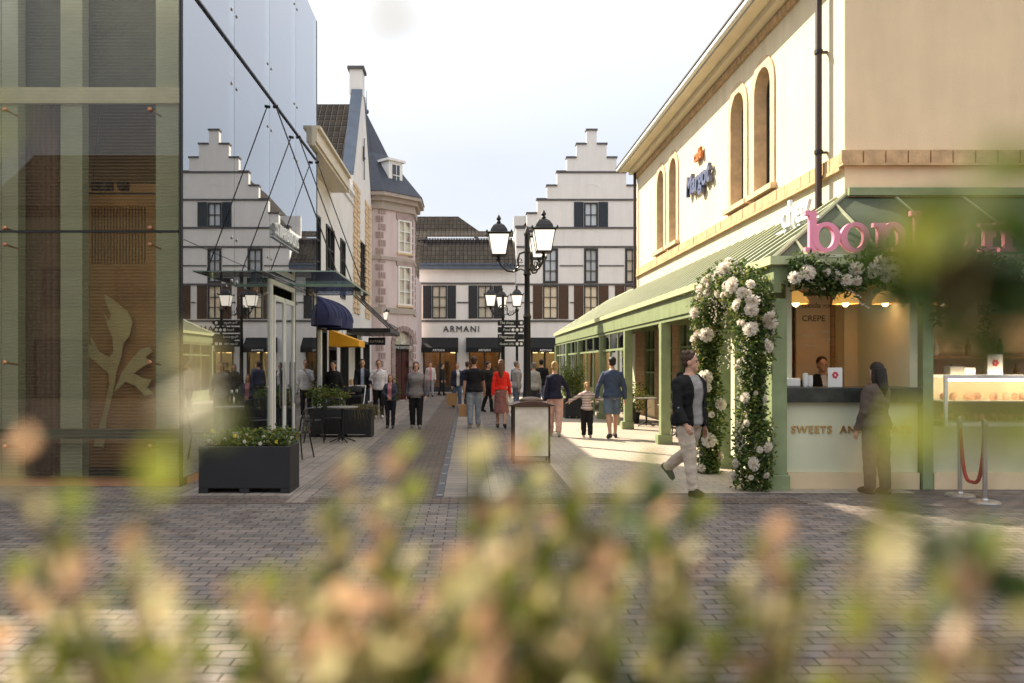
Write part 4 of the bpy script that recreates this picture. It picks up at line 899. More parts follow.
for x in (5, 150):
    for y in (110, 228.5, 245, 363, 447):
        X_, Z_ = lx(x, 10.75), lz(y, 10.75); m.lathe([(.001, 0), (.032, .002), (.032, .012), (.018, .03)], (0, 0, 0), 10)
        n_ = 40; m.v[-n_:] = [(X_ + a, 10.745 - c, Z_ + b) for a, b, c in m.v[-n_:]]
        m.tube([(X_, 10.77, Z_), (X_ + .07, 10.95, Z_ - .03)], .014, 5)
mesh_parts('glass_fixing', m, COPPER, gb)
m = MB()
for Yj in ys[1:4]:
    for z in (1.2, 3.0, 3.7, 6.2, 7.4, 9.6):
        for dy in (-.14, .14):
            m.lathe([(.001, 0), (.03, .002), (.03, .012), (.012, .02)], (0, 0, 0), 8); n_ = 32; m.v[-n_:] = [(-3.829 + c, Yj + dy + a, z + b) for a, b, c in m.v[-n_:]]
mesh_parts('glass_fixing', m, STEEL, gb)
m = MB(); m.box(-3.90, -3.845, 10.78, 20.2, 6.25, 6.33); mesh_obj('floor_edge', m, STEEL, gb)
# portal with doors
m = MB(); m.box(-3.84, -3.79, 15.45, 15.57, 0, 3.2); m.box(-3.84, -3.79, 17.43, 17.55, 0, 3.2); m.box(-3.84, -3.79, 15.45, 17.55, 3.203, 3.30); mesh_obj('door_portal', m, mat('portal_white', (.72, .68, .6), .5, var=.05), gb)
for y0, y1 in ((15.62, 16.48), (16.52, 17.38)):
    m = MB(); m.box(-3.82, -3.77, y0, y0 + .07, .02, 3.0); m.box(-3.82, -3.77, y1 - .07, y1, .02, 3.0); m.box(-3.82, -3.77, y0 + .07, y1 - .07, .02, .14); m.box(-3.82, -3.77, y0 + .07, y1 - .07, 2.9, 3.0)
    o = mesh_obj('door', m, WHITEP, gb); m = MB(); m.box(-3.80, -3.79, y0 + .07, y1 - .07, .14, 2.9); mesh_obj('pane', m, SG, o)
    m = MB(); m.tube([(-3.74, y1 - .12, .8), (-3.74, y1 - .12, 1.7)], .015, 6); mesh_obj('handle', m, STEEL, o)
m = MB(); m.box(-4.5, -3.86, 17.6, 20.2, 0, 3.3); m.box(-4.4, -3.86, 20.0, 20.2, 3.3, 6.3); mesh_obj('end_pier', m, INTD, gb)
# glass canopy with rods
gc = thing('glass_canopy', 'greenish glass door canopy hung from slanting steel rods on the glass building', 'canopy', (-3.2, 18, 3.3))
m = MB()
for a, b in ((15.1, 17.68), (17.72, 20.3)): m.box(-3.80, -2.5, a, b, 3.39, 3.41)
mesh_obj('glass_sheet', m, glassmat('canopy_glass', (.88, .94, .90), .03, 1.3, dirt=.05), gc)
m = MB(); m.box(-3.80, -2.48, 15.08, 15.098, 3.39, 3.412); m.box(-2.498, -2.48, 15.06, 20.34, 3.385, 3.415); m.box(-3.8, -2.5, 17.685, 17.715, 3.36, 3.43); mesh_obj('edge_profile', m, mat('glass_edge', (.30, .40, .35), .3), gc)
m = MB()
for y in (15.6, 17.7, 19.9): m.tube([(-3.80, y, 6.66), (-3.74, y, 6.66), (-2.56, y, 3.44)], .013, 6); m.tube([(-3.8, y, 6.66), (-3.7, y, 6.68)], .03, 6)
mesh_parts('rod', m, BLACKM, gc)
sw = thing('coffee_sign_letters', 'small white raised coffee-shop name on the side of the glass building', 'sign', (-3.8, 16.6, 4.4))
mesh_obj('lettering', text_on('STARBUCKS', lambda u, v, t: (-3.80 + t, u, v), 16.75, 4.2, .36, .0, .05, space=1.05), WHITEP, sw)
m = MB(); m.box(-3.828, -3.79, 15.6, 17.9, 4.13, 4.15); mesh_obj('rail', m, STEEL, sw)

# out-of-view building added behind the viewer, coloured to darken the pane reflections
bb = thing('shop_row', 'shop row added out of view behind the camera, dark green for dim reflections', 'building', (-4, -16, 0))
BF = lambda u, v, t: (u, -16 + t, v)
holes = [rect(-20 + i * 3.4, -18.4 + i * 3.4, 4.3, 6.2) for i in range(12)] + [rect(-20.4 + i * 3.4, -17.9 + i * 3.4, .1, 2.9) for i in range(12)]
m = MB(); m.holed(BF, rect(-22, 22, 0, 9), holes, -.3, 0); m.box(-22, 22, -24, -23.7, 0, 9); mesh_obj('wall', m, mat('dim_reflection_render', (.07, .08, .06), .9, var=.3, scale=.5), bb)
for r in holes: window(bb, BF, r[0][0], r[1][0], r[0][1], r[2][1], WIND, 2, 2)
m = MB(); m.add([(-22.5, -15.6, 9.01), (22.5, -15.6, 9.01), (22.5, -20, 12.5), (-22.5, -20, 12.5), (-22.5, -24.2, 9.01), (22.5, -24.2, 9.01)], [(0, 1, 2, 3), (3, 2, 5, 4), (0, 3, 4), (1, 5, 2)]); mesh_obj('roof', m, TILE, bb)
# ------------------------------------------------------------------ street lamps
LG = 'black cast iron street lamps in the middle of the street'
def lantern(par, c, s=1.0):
    """four-sided tapered lantern standing on c"""
    x, y, z = c
    def sq(h, zz, rot=PI / 4): return [(x + h * math.sqrt(2) * math.cos(rot + k * PI / 2), y + h * math.sqrt(2) * math.sin(rot + k * PI / 2), zz) for k in range(4)]
    root = MB(); b, t = .145 * s, .215 * s; H = .44 * s
    root.loft([sq(b + .015, z), sq(b + .015, z + .03)]); root.loft([sq(t + .02, z + H), sq(t + .04, z + H + .035), sq(t - .02, z + H + .06)])
    root.loft([sq(t - .03, z + H + .06), sq(t - .05, z + H + .12), sq(t - .10, z + H + .20), sq(.05 * s, z + H + .25)])
    for k in range(4):
        a = Vector(sq(b, z + .03)[k]); bb_ = Vector(sq(t, z + H)[k]); root.tube([a, bb_], .012, 4)
        d_ = Vector(sq(t + .04, z + H + .05)[k]); root.ell(d_, .022, .022, .035, 6, 4)
    root.lathe([(.03, z + H + .25), (.05, z + H + .28), (.03, z + H + .31), (.055, z + H + .35), (.03, z + H + .40), (.005, z + H + .44)], (x, y, 0), 8)
    root.lathe([(.02, z - .12), (.05, z - .08), (.025, z - .04), (.06, z)], (x, y, 0), 8)
    o = mesh_obj('lantern', root, BLACKM, par)
    g_ = MB(); g_.loft([sq(b - .006, z + .031), sq(t - .006, z + H - .002)]); mesh_obj('lamp_glass', g_, LAMPG, o)
def lamp(loc, rot, label, hts=(3.94,)):
    L_ = thing('street_lamp', label, 'street lamp', loc, LG)
    z0 = hts[0]; m = MB()
    m.lathe([(.24, 0), (.24, .12), (.17, .18), (.15, .6), (.18, .68), (.11, .8), (.085, 1.0), (.075, 1.1), (.07, 2.6), (.085, 2.65), (.06, 2.72), (.05, z0 + .1), (.07, z0 + .14), (.05, z0 + .22), (.055, z0 + .52), (.02, z0 + .6)], (0, 0, 0), 14)
    o = mesh_obj('pole', m, BLACKM, L_, smooth=True); o.location = (0, 0, 0)
    return L_
def make_lamp(loc, rot, label):
    root = thing('street_lamp', label, 'street lamp', (0, 0, 0), LG)
    m = MB(); z0 = 3.94
    m.lathe([(.24, 0), (.24, .12), (.17, .18), (.15, .6), (.18, .68), (.11, .8), (.09, 1.0), (.08, 1.1), (.072, 2.6), (.09, 2.65), (.065, 2.72), (.055, 3.5), (.085, 3.55), (.06, 3.62), (.055, 4.35), (.075, 4.4), (.04, 4.5), (.01, 4.56)], (0, 0, 0), 14)
    mesh_obj('pole', m, BLACKM, root, smooth=True)
    for k in range(3):
        a = rot + k * 2 * PI / 3; dx, dy = math.cos(a), math.sin(a); P = lambda r, z: (dx * r, dy * r, z)
        m = MB()
        m.tube([P(.05, 4.02), P(.16, 3.98), P(.20, 3.85), P(.18, 3.70), P(.28, 3.60), P(.42, 3.62), P(.54, 3.72), P(.60, 3.84)], [.022] * 7 + [.018], 6)
        m.tube([P(.05, 3.62), P(.14, 3.66), P(.22, 3.62), P(.30, 3.6)], .016, 5)
        for cx_, cz_, r0 in ((.30, 3.73, .085), (.44, 3.75, .065), (.14, 3.84, .06)):
            m.tube([P(cx_ + r0 * (1 - t / 16) * math.cos(t * .62 + 3.6), cz_ + r0 * (1 - t / 16) * math.sin(t * .62 + 3.6)) for t in range(13)], .010, 4)
        mesh_obj('scroll_arm', m, BLACKM, root, smooth=True)
        lantern(root, (dx * .60, dy * .60, 3.93))
    root.location = loc
    return root
l1 = make_lamp((1.25, 16.9, 0), PI, 'tall black triple street lamp nearest the camera, behind the litter bin')
make_lamp((1.40, 32.0, 0), PI * 1.18, 'smaller-looking black triple street lamp further down the street')
l3 = make_lamp((-1.3, 4.0 - 9, 0), PI * .3, 'black triple street lamp behind the camera, by the dark green shops')
# wall lanterns
def wall_lantern(loc, label):
    r_ = thing('wall_lantern', label, 'lantern', (0, 0, 0)); m = MB()
    m.tube([(-.45, 0, .45), (-.1, 0, .52), (0, 0, .42)], .016, 5); m.tube([(-.45, 0, .2), (-.3, 0, .38), (-.12, 0, .50)], .012, 5); m.box(-.47, -.44, -.05, .05, .1, .55); mesh_obj('bracket', m, BLACKM, r_)
    lantern(r_, (0, 0, -.28), .85); r_.location = loc
wall_lantern((-3.75, 36.6 - .6, 3.9), 'black lantern on a scroll bracket at the far end of the left shops')
# finger post
fp = thing('finger_post', 'dark finger post with four stacked direction blades and white symbols', 'signpost', (1.9, 31, 0))
m = MB(); m.tube([(1.9, 31, 0), (1.9, 31, 3.7)], .05, 10); m.ell((1.9, 31, 3.75), .08, .08, .08, 8, 6); mesh_obj('pole', m, BLACKM, fp)
for i, (txt, nd) in enumerate((('The shops', 1), ('Food', 3), ('Playground', 0), ('Guest info', 2))):
    z = 3.25 - i * .27; fn = lambda u, v, t: (u, 30.93 - t, v)
    m = MB(); m.prism(fn, [(1.15, z - .11), (2.12, z - .11), (2.24, z), (2.12, z + .11), (1.15, z + .11)], 0, .035); o = mesh_obj('blade', m, BLACKM, fp)
    mesh_obj('lettering', text_on(txt, fn, 1.5, z - .04, .13, .036, .004), WHITEP, o)
    for k in range(nd):
        m = MB(); m.prism(fn, [(2.06 - k * .16 + .06 * math.cos(2 * PI * j / 12), z + .06 * math.sin(2 * PI * j / 12)) for j in range(12)], .036, .04); mesh_obj('symbol', m, WHITEP, o)
# litter bin
lb = thing('litter_bin', 'waist-high metal litter bin with pale notice panel and curved dark lid in mid street', 'bin', (1.06, 13.5, 0))
x0, x1, y0, y1 = .74, 1.38, 13.25, 13.75
m = MB()
for x in (x0, x1 - .05):
    for y in (y0, y1 - .05): m.box(x, x + .035, y, y + .05, 0, .96)
m.box(x0 + .02, x1 - .02, y0 + .03, y1 - .03, .1, .95)
mesh_obj('body', m, mat('bronze_brown', (.07, .045, .03), .5, metal=.3, var=.3), lb, bevel=.006)
m = MB(); m.box(x0 + .04, x1 - .04, y0 + .005, y0 + .028, .12, .94); m.box(x1 - .028, x1 - .012, y0 + .06, y1 - .06, .12, .95)
mesh_obj('notice_panel', m, mat('faded_notice', (.84, .74, .62), .5, var=.3, scale=4), lb)
m = MB(); n = 10
prof = [(x0 - .06 + (x1 - x0 + .12) * i / n, 1.0 - .035 + .07 * math.sin(PI * i / n)) for i in range(n + 1)]
m.prism(lambda u, v, t: (u, y0 - .05 + t, v), prof + [(x1 + .06, .951), (x0 - .06, .951)], 0, y1 - y0 + .1); mesh_obj('lid', m, mat('brown_lid', (.12, .07, .05), .35, metal=.3), lb, smooth=True)
m = MB(); m.ell((1.06, 13.5, 1.03), .2, .16, .07, 14, 6); mesh_obj('ash_dome', m, bpy.data.materials['brown_lid'], lb, smooth='all')
# barrier posts and rope
def stanchion(loc, label):
    s_ = thing('rope_post', label, 'barrier post', loc, 'silver rope posts by the display case'); x, y, _ = loc
    m = MB(); m.lathe([(.17, 0), (.17, .015), (.15, .03), (.04, .045), (.03, .06)], (x, y, 0), 28); mesh_obj('base', m, STEEL, s_, smooth=True)
    m = MB(); m.lathe([(.026, .05), (.026, .88), (.036, .885), (.036, .95), (.026, .96), (.026, .985), (.001, .99)], (x, y, 0), 16); mesh_obj('pole', m, STEEL, s_, smooth=True)
pa, pb = (lx(960, 9.95), 9.95), (lx(985, 9.45), 9.45)
stanchion((pa[0], pa[1], 0), 'silver rope post standing left, nearer the kiosk')
stanchion((pb[0], pb[1], 0), 'silver rope post standing right, nearer the camera')
A, B = Vector((pa[0], pa[1], .9)), Vector((pb[0], pb[1], .9))
m = MB(); m.tube([A.lerp(B, t / 16) - Vector((0, 0, .72 * (1 - (2 * t / 16 - 1) ** 4) * .95)) for t in range(17)], .022, 8)
rp = mesh_obj('barrier_rope', m, mat('red_rope', (.33, .03, .03), .8, bump=.6, bscale=120), smooth='all', origin=(A.x, A.y, .2)); tag(rp, 'dull red rope sagging between the two silver posts', 'rope')
# planters
PL = mat('charcoal_planter', (.022, .023, .026), .55, var=.2, scale=2)
def planter(x0, x1, y0, y1, h, label):
    p = thing('planter', label, 'planter', ((x0 + x1) / 2, (y0 + y1) / 2, 0)); m = MB()
    t = .04; m.box(x0, x1, y0, y0 + t, .07, h); m.box(x0, x1, y1 - t, y1, .07, h); m.box(x0, x0 + t, y0 + t, y1 - t, .07, h); m.box(x1 - t, x1, y0 + t, y1 - t, .07, h); m.box(x0 + t, x1 - t, y0 + t, y1 - t, .07, .12)
    mesh_obj('box', m, PL, p, bevel=.006)
    m = MB(); c = (x0 + x1) / 2
    for a in (x0, c - .06, x1 - .12): m.box(a, a + .12, y0, y1, 0, .069)
    mesh_parts('foot', m, PL, p); m = MB(); m.box(x0 + t, x1 - t, y0 + t, y1 - t, .13, h - .05); mesh_obj('soil', m, mat('soil', (.035, .025, .018), .95) if 'soil' not in bpy.data.materials else bpy.data.materials['soil'], p)
    return p
planter(-3.42, -2.26, 10.15, 10.72, .60, 'long charcoal planter in front of the glass corner, nearest the camera')
planter(-3.55, -2.18, 18.0, 18.6, .63, 'charcoal planter with trailing grass behind the bistro table')
planter(2.95, 3.5, 24.2, 24.8, .6, 'dark planter holding a leafy shrub by the green arcade')
# ------------------------------------------------------------------ foliage
GL1 = leafmat('green_leaf', (.05, .10, .02), (.13, .19, .04)); GL2 = leafmat('dark_leaf', (.025, .055, .018), (.07, .11, .03)); GL3 = leafmat('yellow_leaf', (.16, .20, .035), (.30, .28, .06), trans=.45)
ROSE = leafmat('white_petal', (.80, .72, .62), (.88, .84, .77), trans=.5, rough=.6, scale=30)
def leaf(m, c, L, wd, rs, nrm=None, fold=.25):
    c = Vector(c); d = Vector((rs.gauss(0, 1), rs.gauss(0, 1), rs.gauss(0, .8))).normalized(); a = d.orthogonal().normalized(); a.rotate(Matrix.Rotation(rs.uniform(0, 6.28), 3, d)); n = d.cross(a)
    p = [c, c + d * L * .35 + a * wd * .5 + n * wd * fold, c + d * L * .75 + a * wd * .38 + n * wd * fold * .7, c + d * L - n * L * .08, c + d * L * .75 - a * wd * .38 + n * wd * fold * .7, c + d * L * .35 - a * wd * .5 + n * wd * fold, c + d * L * .5]
    m.add(p, [(0, 1, 6), (1, 2, 6), (2, 3, 6), (3, 4, 6), (4, 5, 6), (5, 0, 6)])
def dleaf(m, c, d, L, wd, rs):
    """a leaf that points along d"""
    c = Vector(c); d = Vector(d).normalized(); a = d.orthogonal().normalized(); a.rotate(Matrix.Rotation(rs.uniform(0, 6.28), 3, d)); n = d.cross(a)
    p = [c, c + d * L * .3 + a * wd * .45 + n * wd * .15, c + d * L * .65 + a * wd * .5 + n * wd * .15, c + d * L - n * L * .1, c + d * L * .65 - a * wd * .5 + n * wd * .15, c + d * L * .3 - a * wd * .45 + n * wd * .15, c + d * L * .5]
    m.add(p, [(0, 1, 6), (1, 2, 6), (2, 3, 6), (3, 4, 6), (4, 5, 6), (5, 0, 6)])
def leaves(name, pts, mt, par, L=.05, wd=.028, seed=1):
    rs = random.Random(seed); m = MB()
    for p in pts: leaf(m, p, L * rs.uniform(.7, 1.3), wd * rs.uniform(.8, 1.2), rs)
    return mesh_obj(name, m, mt, par)
def cloud(n, fn, seed):
    rs = random.Random(seed); return [fn(rs) for _ in range(n)]
def plant(label, cat, c, rx, ry, rz_, n, mts, name='bedding_plant', L=.05, seed=1, stem=True, group=None):
    """leafy plant rooted at c"""
    p = thing(name, label, cat, c, group); rs = random.Random(seed)
    bl = [Vector((rs.uniform(-rx, rx), rs.uniform(-ry, ry), rs.uniform(.15, 1) * rz_)) for _ in range(max(6, int(n / 22)))]
    def samp(r):
        b = r.choice(bl); return Vector(c) + b + Vector((r.gauss(0, rx * .16 + .02), r.gauss(0, ry * .16 + .02), r.gauss(0, rz_ * .14)))
    for i, mt in enumerate(mts):
        pts = [q for q in cloud(n // len(mts), samp, seed + i) if q.z > c[2]]; leaves('foliage', pts, mt, p, L, L * .5, seed + 9 + i)
    m = MB()
    for b in bl[:14]: m.tube([Vector(c) + Vector((b.x * .3, b.y * .3, -.02)), Vector(c) + Vector((b.x * .7, b.y * .7, b.z * .6)), Vector(c) + b], [.008, .006, .003], 4)
    mesh_obj('stem', m, GL2, p); return p, bl
def rose_mesh():
    m = MB()
    for ring, (r, h, n, tilt) in enumerate(((.010, .046, 4, .05), (.018, .047, 5, .12), (.027, .045, 6, .28), (.036, .040, 7, .5), (.043, .030, 8, .8), (.047, .016, 8, 1.1))):
        for k in range(n):
            a = 2 * PI * k / n + ring * .6; w_ = 2 * PI / n * .75; vs = []
            for i in range(4):
                f = i / 3
                for j in range(4):
                    b = a + (j / 3 - .5) * w_ * (1.25 - .3 * f); rr = r * (.25 + .75 * f ** (1 + .2 * ring)) + .012 * tilt * f * f
                    zz = h * f * (1 - .35 * tilt * f) + .004 * math.cos((j / 3 - .5) * 5); vs.append((rr * math.cos(b), rr * math.sin(b), zz))
            m.add(vs, [(i * 4 + j, i * 4 + j + 1, i * 4 + j + 5, i * 4 + j + 4) for i in range(3) for j in range(3)])
    return m
_r = mesh_obj('rose', rose_mesh(), ROSE, smooth='all'); ROSE_ME = _r.data; bpy.data.objects.remove(_r)
def rose(par, p, s, rs, facing=(-.5, -.8, .2)):
    o = bpy.data.objects.new('rose', ROSE_ME); o.parent = par; col.objects.link(o); o.location = Vector(p) - worldloc(par)
    f = Vector(facing) + Vector((rs.gauss(0, .35), rs.gauss(0, .35), rs.gauss(0, .35))); o.rotation_euler = f.to_track_quat('Z', 'Y').to_euler(); o.scale = (s, s, s); return o
# planted flowers in the planters
c1 = (-2.84, 10.43, .58)
pp, bl = plant('low green bedding with small white and yellow pansies in the nearest planter', 'flowers', c1, .50, .2, .20, 1400, [GL1, GL2, GL3], L=.055, seed=4)
rs = random.Random(12); m1 = MB(); m2 = MB()
for i in range(30):
    c = Vector(c1) + Vector((rs.uniform(-.52, .5), rs.uniform(-.24, .1), rs.uniform(.02, .2))); mm = m1 if rs.random() < .85 else m2
    for k in range(5):
        a = 2 * PI * k / 5; mm.ell(c + Vector((.014 * math.cos(a), -.01, .014 * math.sin(a))), .013, .006, .013, 6, 4)
mesh_obj('blossoms', m1, ROSE, pp); mesh_obj('yellow_blossoms', m2, mat('yellow_petal', (.7, .5, .06), .6), pp)
plant('mixed green plants with yellow leaves at the left of the second planter', 'plants', (-3.2, 18.3, .6), .38, .24, .45, 1300, [GL1, GL2, GL3], L=.07, seed=6)
gr = thing('trailing_grass', 'pale brown-green grass arching over the right end of the second planter', 'grass plant', (-2.45, 18.3, .58)); m = MB(); rs = random.Random(8)
for i in range(420):
    a = rs.uniform(0, 2 * PI); L_ = rs.uniform(.3, .62); c = Vector((-2.5 + rs.gauss(0, .12), 18.3 + rs.gauss(0, .1), .58)); d = Vector((math.cos(a) + .55, math.sin(a) - .2, 0)) * .55
    pts = [c + d * L_ * t + Vector((0, 0, L_ * (1.35 * t - 1.55 * t * t * (1.0 + .3 * rs.random())))) for t in (0, .33, .66, 1)]
    m.tube(pts, [.004, .0045, .003, .001], 3)
mesh_obj('blades', m, leafmat('straw_grass', (.14, .12, .05), (.24, .19, .09), trans=.3), gr)
plant('leafy green shrub with pale flowers in the dark planter by the arcade', 'shrub', (3.22, 24.5, .58), .28, .26, .95, 1500, [GL1, GL3], L=.07, seed=16, name='shrub')
plant('bushy green plant at the foot of the second arcade post', 'shrub', (4.6, 22.3, .3), .35, .3, .8, 900, [GL1, GL3], L=.07, seed=18, name='shrub')
m = MB(); m.lathe([(.16, 0), (.2, .3), (.21, .32), (.17, .32), (.15, .28)], (4.6, 22.3, 0), 14); tag(mesh_obj('plant_pot', m, PL, origin=(4.6, 22.3, 0)), 'round dark pot under the bushy plant inside the arcade', 'pot')
plant('small shrub growing by the doors of the pink turret house', 'shrub', (-3.3, 34.6, .0), .3, .25, .9, 500, [GL1, GL2], L=.09, seed=26, name='shrub')
for i, (x, y, h) in enumerate(((8.5, 30.0, 2.6), (9.2, 33, 3.0), (8.8, 38, 3.1))):
    plant(['sunlit bush behind the far arcade screens, nearest one', 'sunlit bush behind the far arcade screens, middle one', 'sunlit bush past the end of the arcade'][i], 'bush', (x, y, 0), 1.0, 1.0, h, 1800, [GL1, GL3], L=.16, seed=30 + i, name='bush')
# ---- floral arch
fa = thing('floral_arch', 'arch of white roses and greenery around the arcade entrance beside the walking man', 'floral arch', (3.6, 11.1, 0))
A0, A1 = Vector((3.70, 10.40, 0)), Vector((3.62, 12.05, 0)); TOPZ = 2.75
def path(t):   # t 0..1 up the near leg, over, down the far leg
    if t < .40: return A0 + Vector((0, 0, TOPZ * .93 * t / .40)), .20 + .05 * math.sin(t * 23)
    if t > .62: return A1 + Vector((0, 0, TOPZ * .93 * (1 - t) / .38)), .19 + .05 * math.sin(t * 31)
    f = (t - .40) / .22; return A0.lerp(A1, f) + Vector((0, 0, TOPZ * (.93 + .09 * math.sin(PI * f)))), .26
m = MB(); m.tube([path(i / 40)[0] for i in range(41)], .03, 6); m.tube([path(i / 40)[0] + Vector((.12, 0, 0)) for i in range(41)], .02, 6); mesh_obj('frame', m, GREEN, fa)
def ap_(r, sp=1.0):
    t = r.random(); p, rad = path(t); return p + Vector((r.gauss(0, 1), r.gauss(0, 1), r.gauss(0, .9))).normalized() * rad * r.uniform(.4, 1.12) * sp
leaves('foliage', cloud(4800, lambda r: ap_(r), 41), GL2, fa, .07, .035, 42)
leaves('foliage', cloud(6200, lambda r: ap_(r, 1.15), 43), GL1, fa, .065, .032, 44)
leaves('foliage', cloud(2600, lambda r: ap_(r, 1.3), 45), GL3, fa, .055, .026, 46)
m = MB(); rs = random.Random(51)     # hanging sprays of small pale blossom
for i in range(110):
    p = ap_(rs, 1.2)
    if p.z < .6: continue
    n_ = rs.randint(8, 22)
    for k in range(n_): m.ell(p + Vector((rs.gauss(0, .018), rs.gauss(0, .018), -.022 * k)), .012, .012, .010, 5, 3)
mesh_obj('blossom_sprays', m, ROSE, fa)
m = MB()
for i in range(16):
    p = ap_(rs, 1.0); d_ = Vector((rs.gauss(0, .3), rs.gauss(0, .3), rs.uniform(-.6, .4))); m.tube([p, p + d_ * .3, p + d_ * .5 + Vector((0, 0, -.1))], [.008, .006, .003], 4)
mesh_obj('twig', m, mat('pale_twig', (.3, .22, .14), .8), fa)
rs = random.Random(61)
for i in range(98):
    t = rs.random() if i > 24 else rs.uniform(.3, .62); p, rad = path(t); v = Vector((rs.uniform(-1, .5), rs.uniform(-1.1, .1), rs.uniform(-.4, .5))).normalized()
    rose(fa, p + v * rad * 1.15, rs.choice((.6, .8, 1.1, 1.3, 1.6, 1.9)), rs, v)
# ---- garlands along the kiosk fascia
def garland(x0, x1, dz, label, seed, nroses, hang=()):
    g_ = thing('flower_garland', label, 'garland', ((x0 + x1) / 2, 10.3, 2.7), 'white rose garlands along the kiosk front')
    def s1(r, k=1.0):
        x = r.uniform(x0, x1); f = math.sin((x - x0) * 5.0 + seed); return Vector((x, 10.28 + r.gauss(0, .07) * k, dz + .07 * f + r.gauss(0, .09) * k))
    leaves('foliage', cloud(int(1100 * (x1 - x0)), lambda r: s1(r), seed), GL2, g_, .08, .036, seed + 1); leaves('foliage', cloud(int(700 * (x1 - x0)), lambda r: s1(r, 1.25), seed + 2), GL1, g_, .07, .03, seed + 3)
    m = MB(); m.tube([(x0 + (x1 - x0) * i / 10, 10.33, dz) for i in range(11)], .025, 5); mesh_obj('wire', m, GREEN, g_)
    rs = random.Random(seed + 5)
    for i in range(nroses): p = s1(rs, .9); rose(g_, (p.x, 10.17 + rs.uniform(-.03, .03), p.z), rs.uniform(.9, 1.7), rs, (-.2, -1, .1))
    for i, (hx_, hl) in enumerate(hang): leaves('hanging_vine', cloud(int(260 * hl), lambda r: Vector((hx_ + r.gauss(0, .03), 10.3 + r.gauss(0, .03), dz - .1 - r.random() * hl)), seed + 20 + i), GL1, g_, .06, .028, seed + 30 + i)
    m = MB()
    for i in range(10):
        p = s1(rs)
        for k in range(12): m.ell(p + Vector((.02 * k, -.08, -.012 * k + rs.gauss(0, .01))), .012, .012, .01, 5, 3)
    mesh_obj('blossom_sprays', m, ROSE, g_)
garland(4.15, 5.95, 2.80, 'white rose garland over the kiosk window with the seller', 71, 30)
garland(6.05, 8.3, 2.80, 'white rose garland with hanging vines over the display case', 81, 26, ((6.05, .55), (6.65, .8)))

# ------------------------------------------------------------------ terrace chairs and tables
CH = mat('dark_cane', (.02, .02, .022), .5, var=.3)
def chair_proto():
    r_ = thing('bistro_chair', 'x', 'chair'); m = MB(); m.loft([[(.21 * math.cos(2 * PI * k / 16) * 1.0, .20 * math.sin(2 * PI * k / 16), z) for k in range(16)] for z in (.44, .47)]); mesh_obj('seat', m, CH, r_)
    for sx, sy in ((-1, -1), (1, -1), (-1, 1), (1, 1)):
        m = MB(); m.tube([(sx * .15, sy * .14, .44), (sx * .2, sy * .21, 0)], .013, 6); mesh_obj('leg', m, BLACKM, r_)
    m = MB(); m.tube([(-.2, .15, .45), (-.22, .2, .7), (-.2, .24, .84), (-.1, .26, .88), (.1, .26, .88), (.2, .24, .84), (.22, .2, .7), (.2, .15, .45)], .014, 6); mesh_obj('back_frame', m, BLACKM, r_)
    m = MB()
    for i in range(9): x = -.16 + i * .04; m.tube([(x * .9, .17, .47), (x, .255, .87)], .006, 4)
    for i in range(4): z = .55 + i * .08; m.tube([(-.2, .19 + i * .015, z), (.2, .19 + i * .015, z)], .006, 4)
    mesh_obj('backrest', m, CH, r_); return r_
cp = chair_proto()
spots = [((-2.98, 14.0, 0), -1.9, 'black bistro chair nearest the camera, behind the first planter', 'black bistro chairs on the left terrace'),
         ((-3.25, 16.9, 0), -1.4, 'black bistro chair at the left of the round table by the second planter', 'black bistro chairs on the left terrace'),
         ((-2.95, 17.6, 0), .2, 'black bistro chair behind the round table, back to the second planter', 'black bistro chairs on the left terrace'),
         ((4.75, 18.7, 0), 1.3, 'dark chair at the far side of the arcade table with flowers', 'dark chairs inside the arcade'),
         ((4.75, 15.0, 0), 2.9, 'dark chair in the arcade just behind the walking man', 'dark chairs inside the arcade'),
         ((4.5, 17.0, 0), 3.0, 'dark chair in front of the arcade table with flowers', 'dark chairs inside the arcade'),
         ((5.1, 17.9, 0), -1.5, 'dark chair against the brick pier beside the arcade table', 'dark chairs inside the arcade')]
for i, (l, rz_, lab, gp) in enumerate(spots):
    if i == 0: cp.location = l; cp.rotation_euler = (0, 0, rz_); cp['label'] = lab; cp['group'] = gp
    else: copy_tree(cp, None, l, rz_, lab, gp)
def table(x, y, label, r=.33, z=.73):
    t = thing('round_table', label, 'table', (x, y, 0)); m = MB(); m.lathe([(r, z), (r, z + .025)], (x, y, 0), 24); mesh_obj('tabletop', m, mat('grey_tabletop', (.30, .28, .27), .3) if 'grey_tabletop' not in bpy.data.materials else bpy.data.materials['grey_tabletop'], t, bevel=.005)
    m = MB(); m.tube([(x, y, .03), (x, y, z)], .025, 8)
    for k in range(4): m.tube([(x, y, .12), (x + .28 * math.cos(k * PI / 2 + .5), y + .28 * math.sin(k * PI / 2 + .5), .015)], .015, 5)
    mesh_obj('pedestal', m, BLACKM, t)
table(-2.65, 16.9, 'small round grey-topped bistro table on the left terrace'); table(4.62, 17.7, 'pale round table inside the arcade with flowers on it', .42)
table(4.75, 21.3, 'round table further inside the arcade behind the man in shorts')
vs_ = thing('flower_vase', 'small vase of white flowers on the arcade table', 'vase', (4.62, 17.6, .755)); m = MB(); m.lathe([(.03, .757), (.05, .80), (.045, .88), (.025, .93), (.03, .95)], (4.62, 17.6, 0), 10); mesh_obj('vase', m, WHITEP, vs_, smooth=True)
leaves('foliage', cloud(90, lambda r: Vector((4.62 + r.gauss(0, .06), 17.6 + r.gauss(0, .06), 1.0 + r.gauss(0, .06))), 90), GL1, vs_, .06, .03)
for i in range(5): rose(vs_, (4.62 + rnd.gauss(0, .05), 17.55, 1.04 + rnd.gauss(0, .04)), 1.2, rnd)
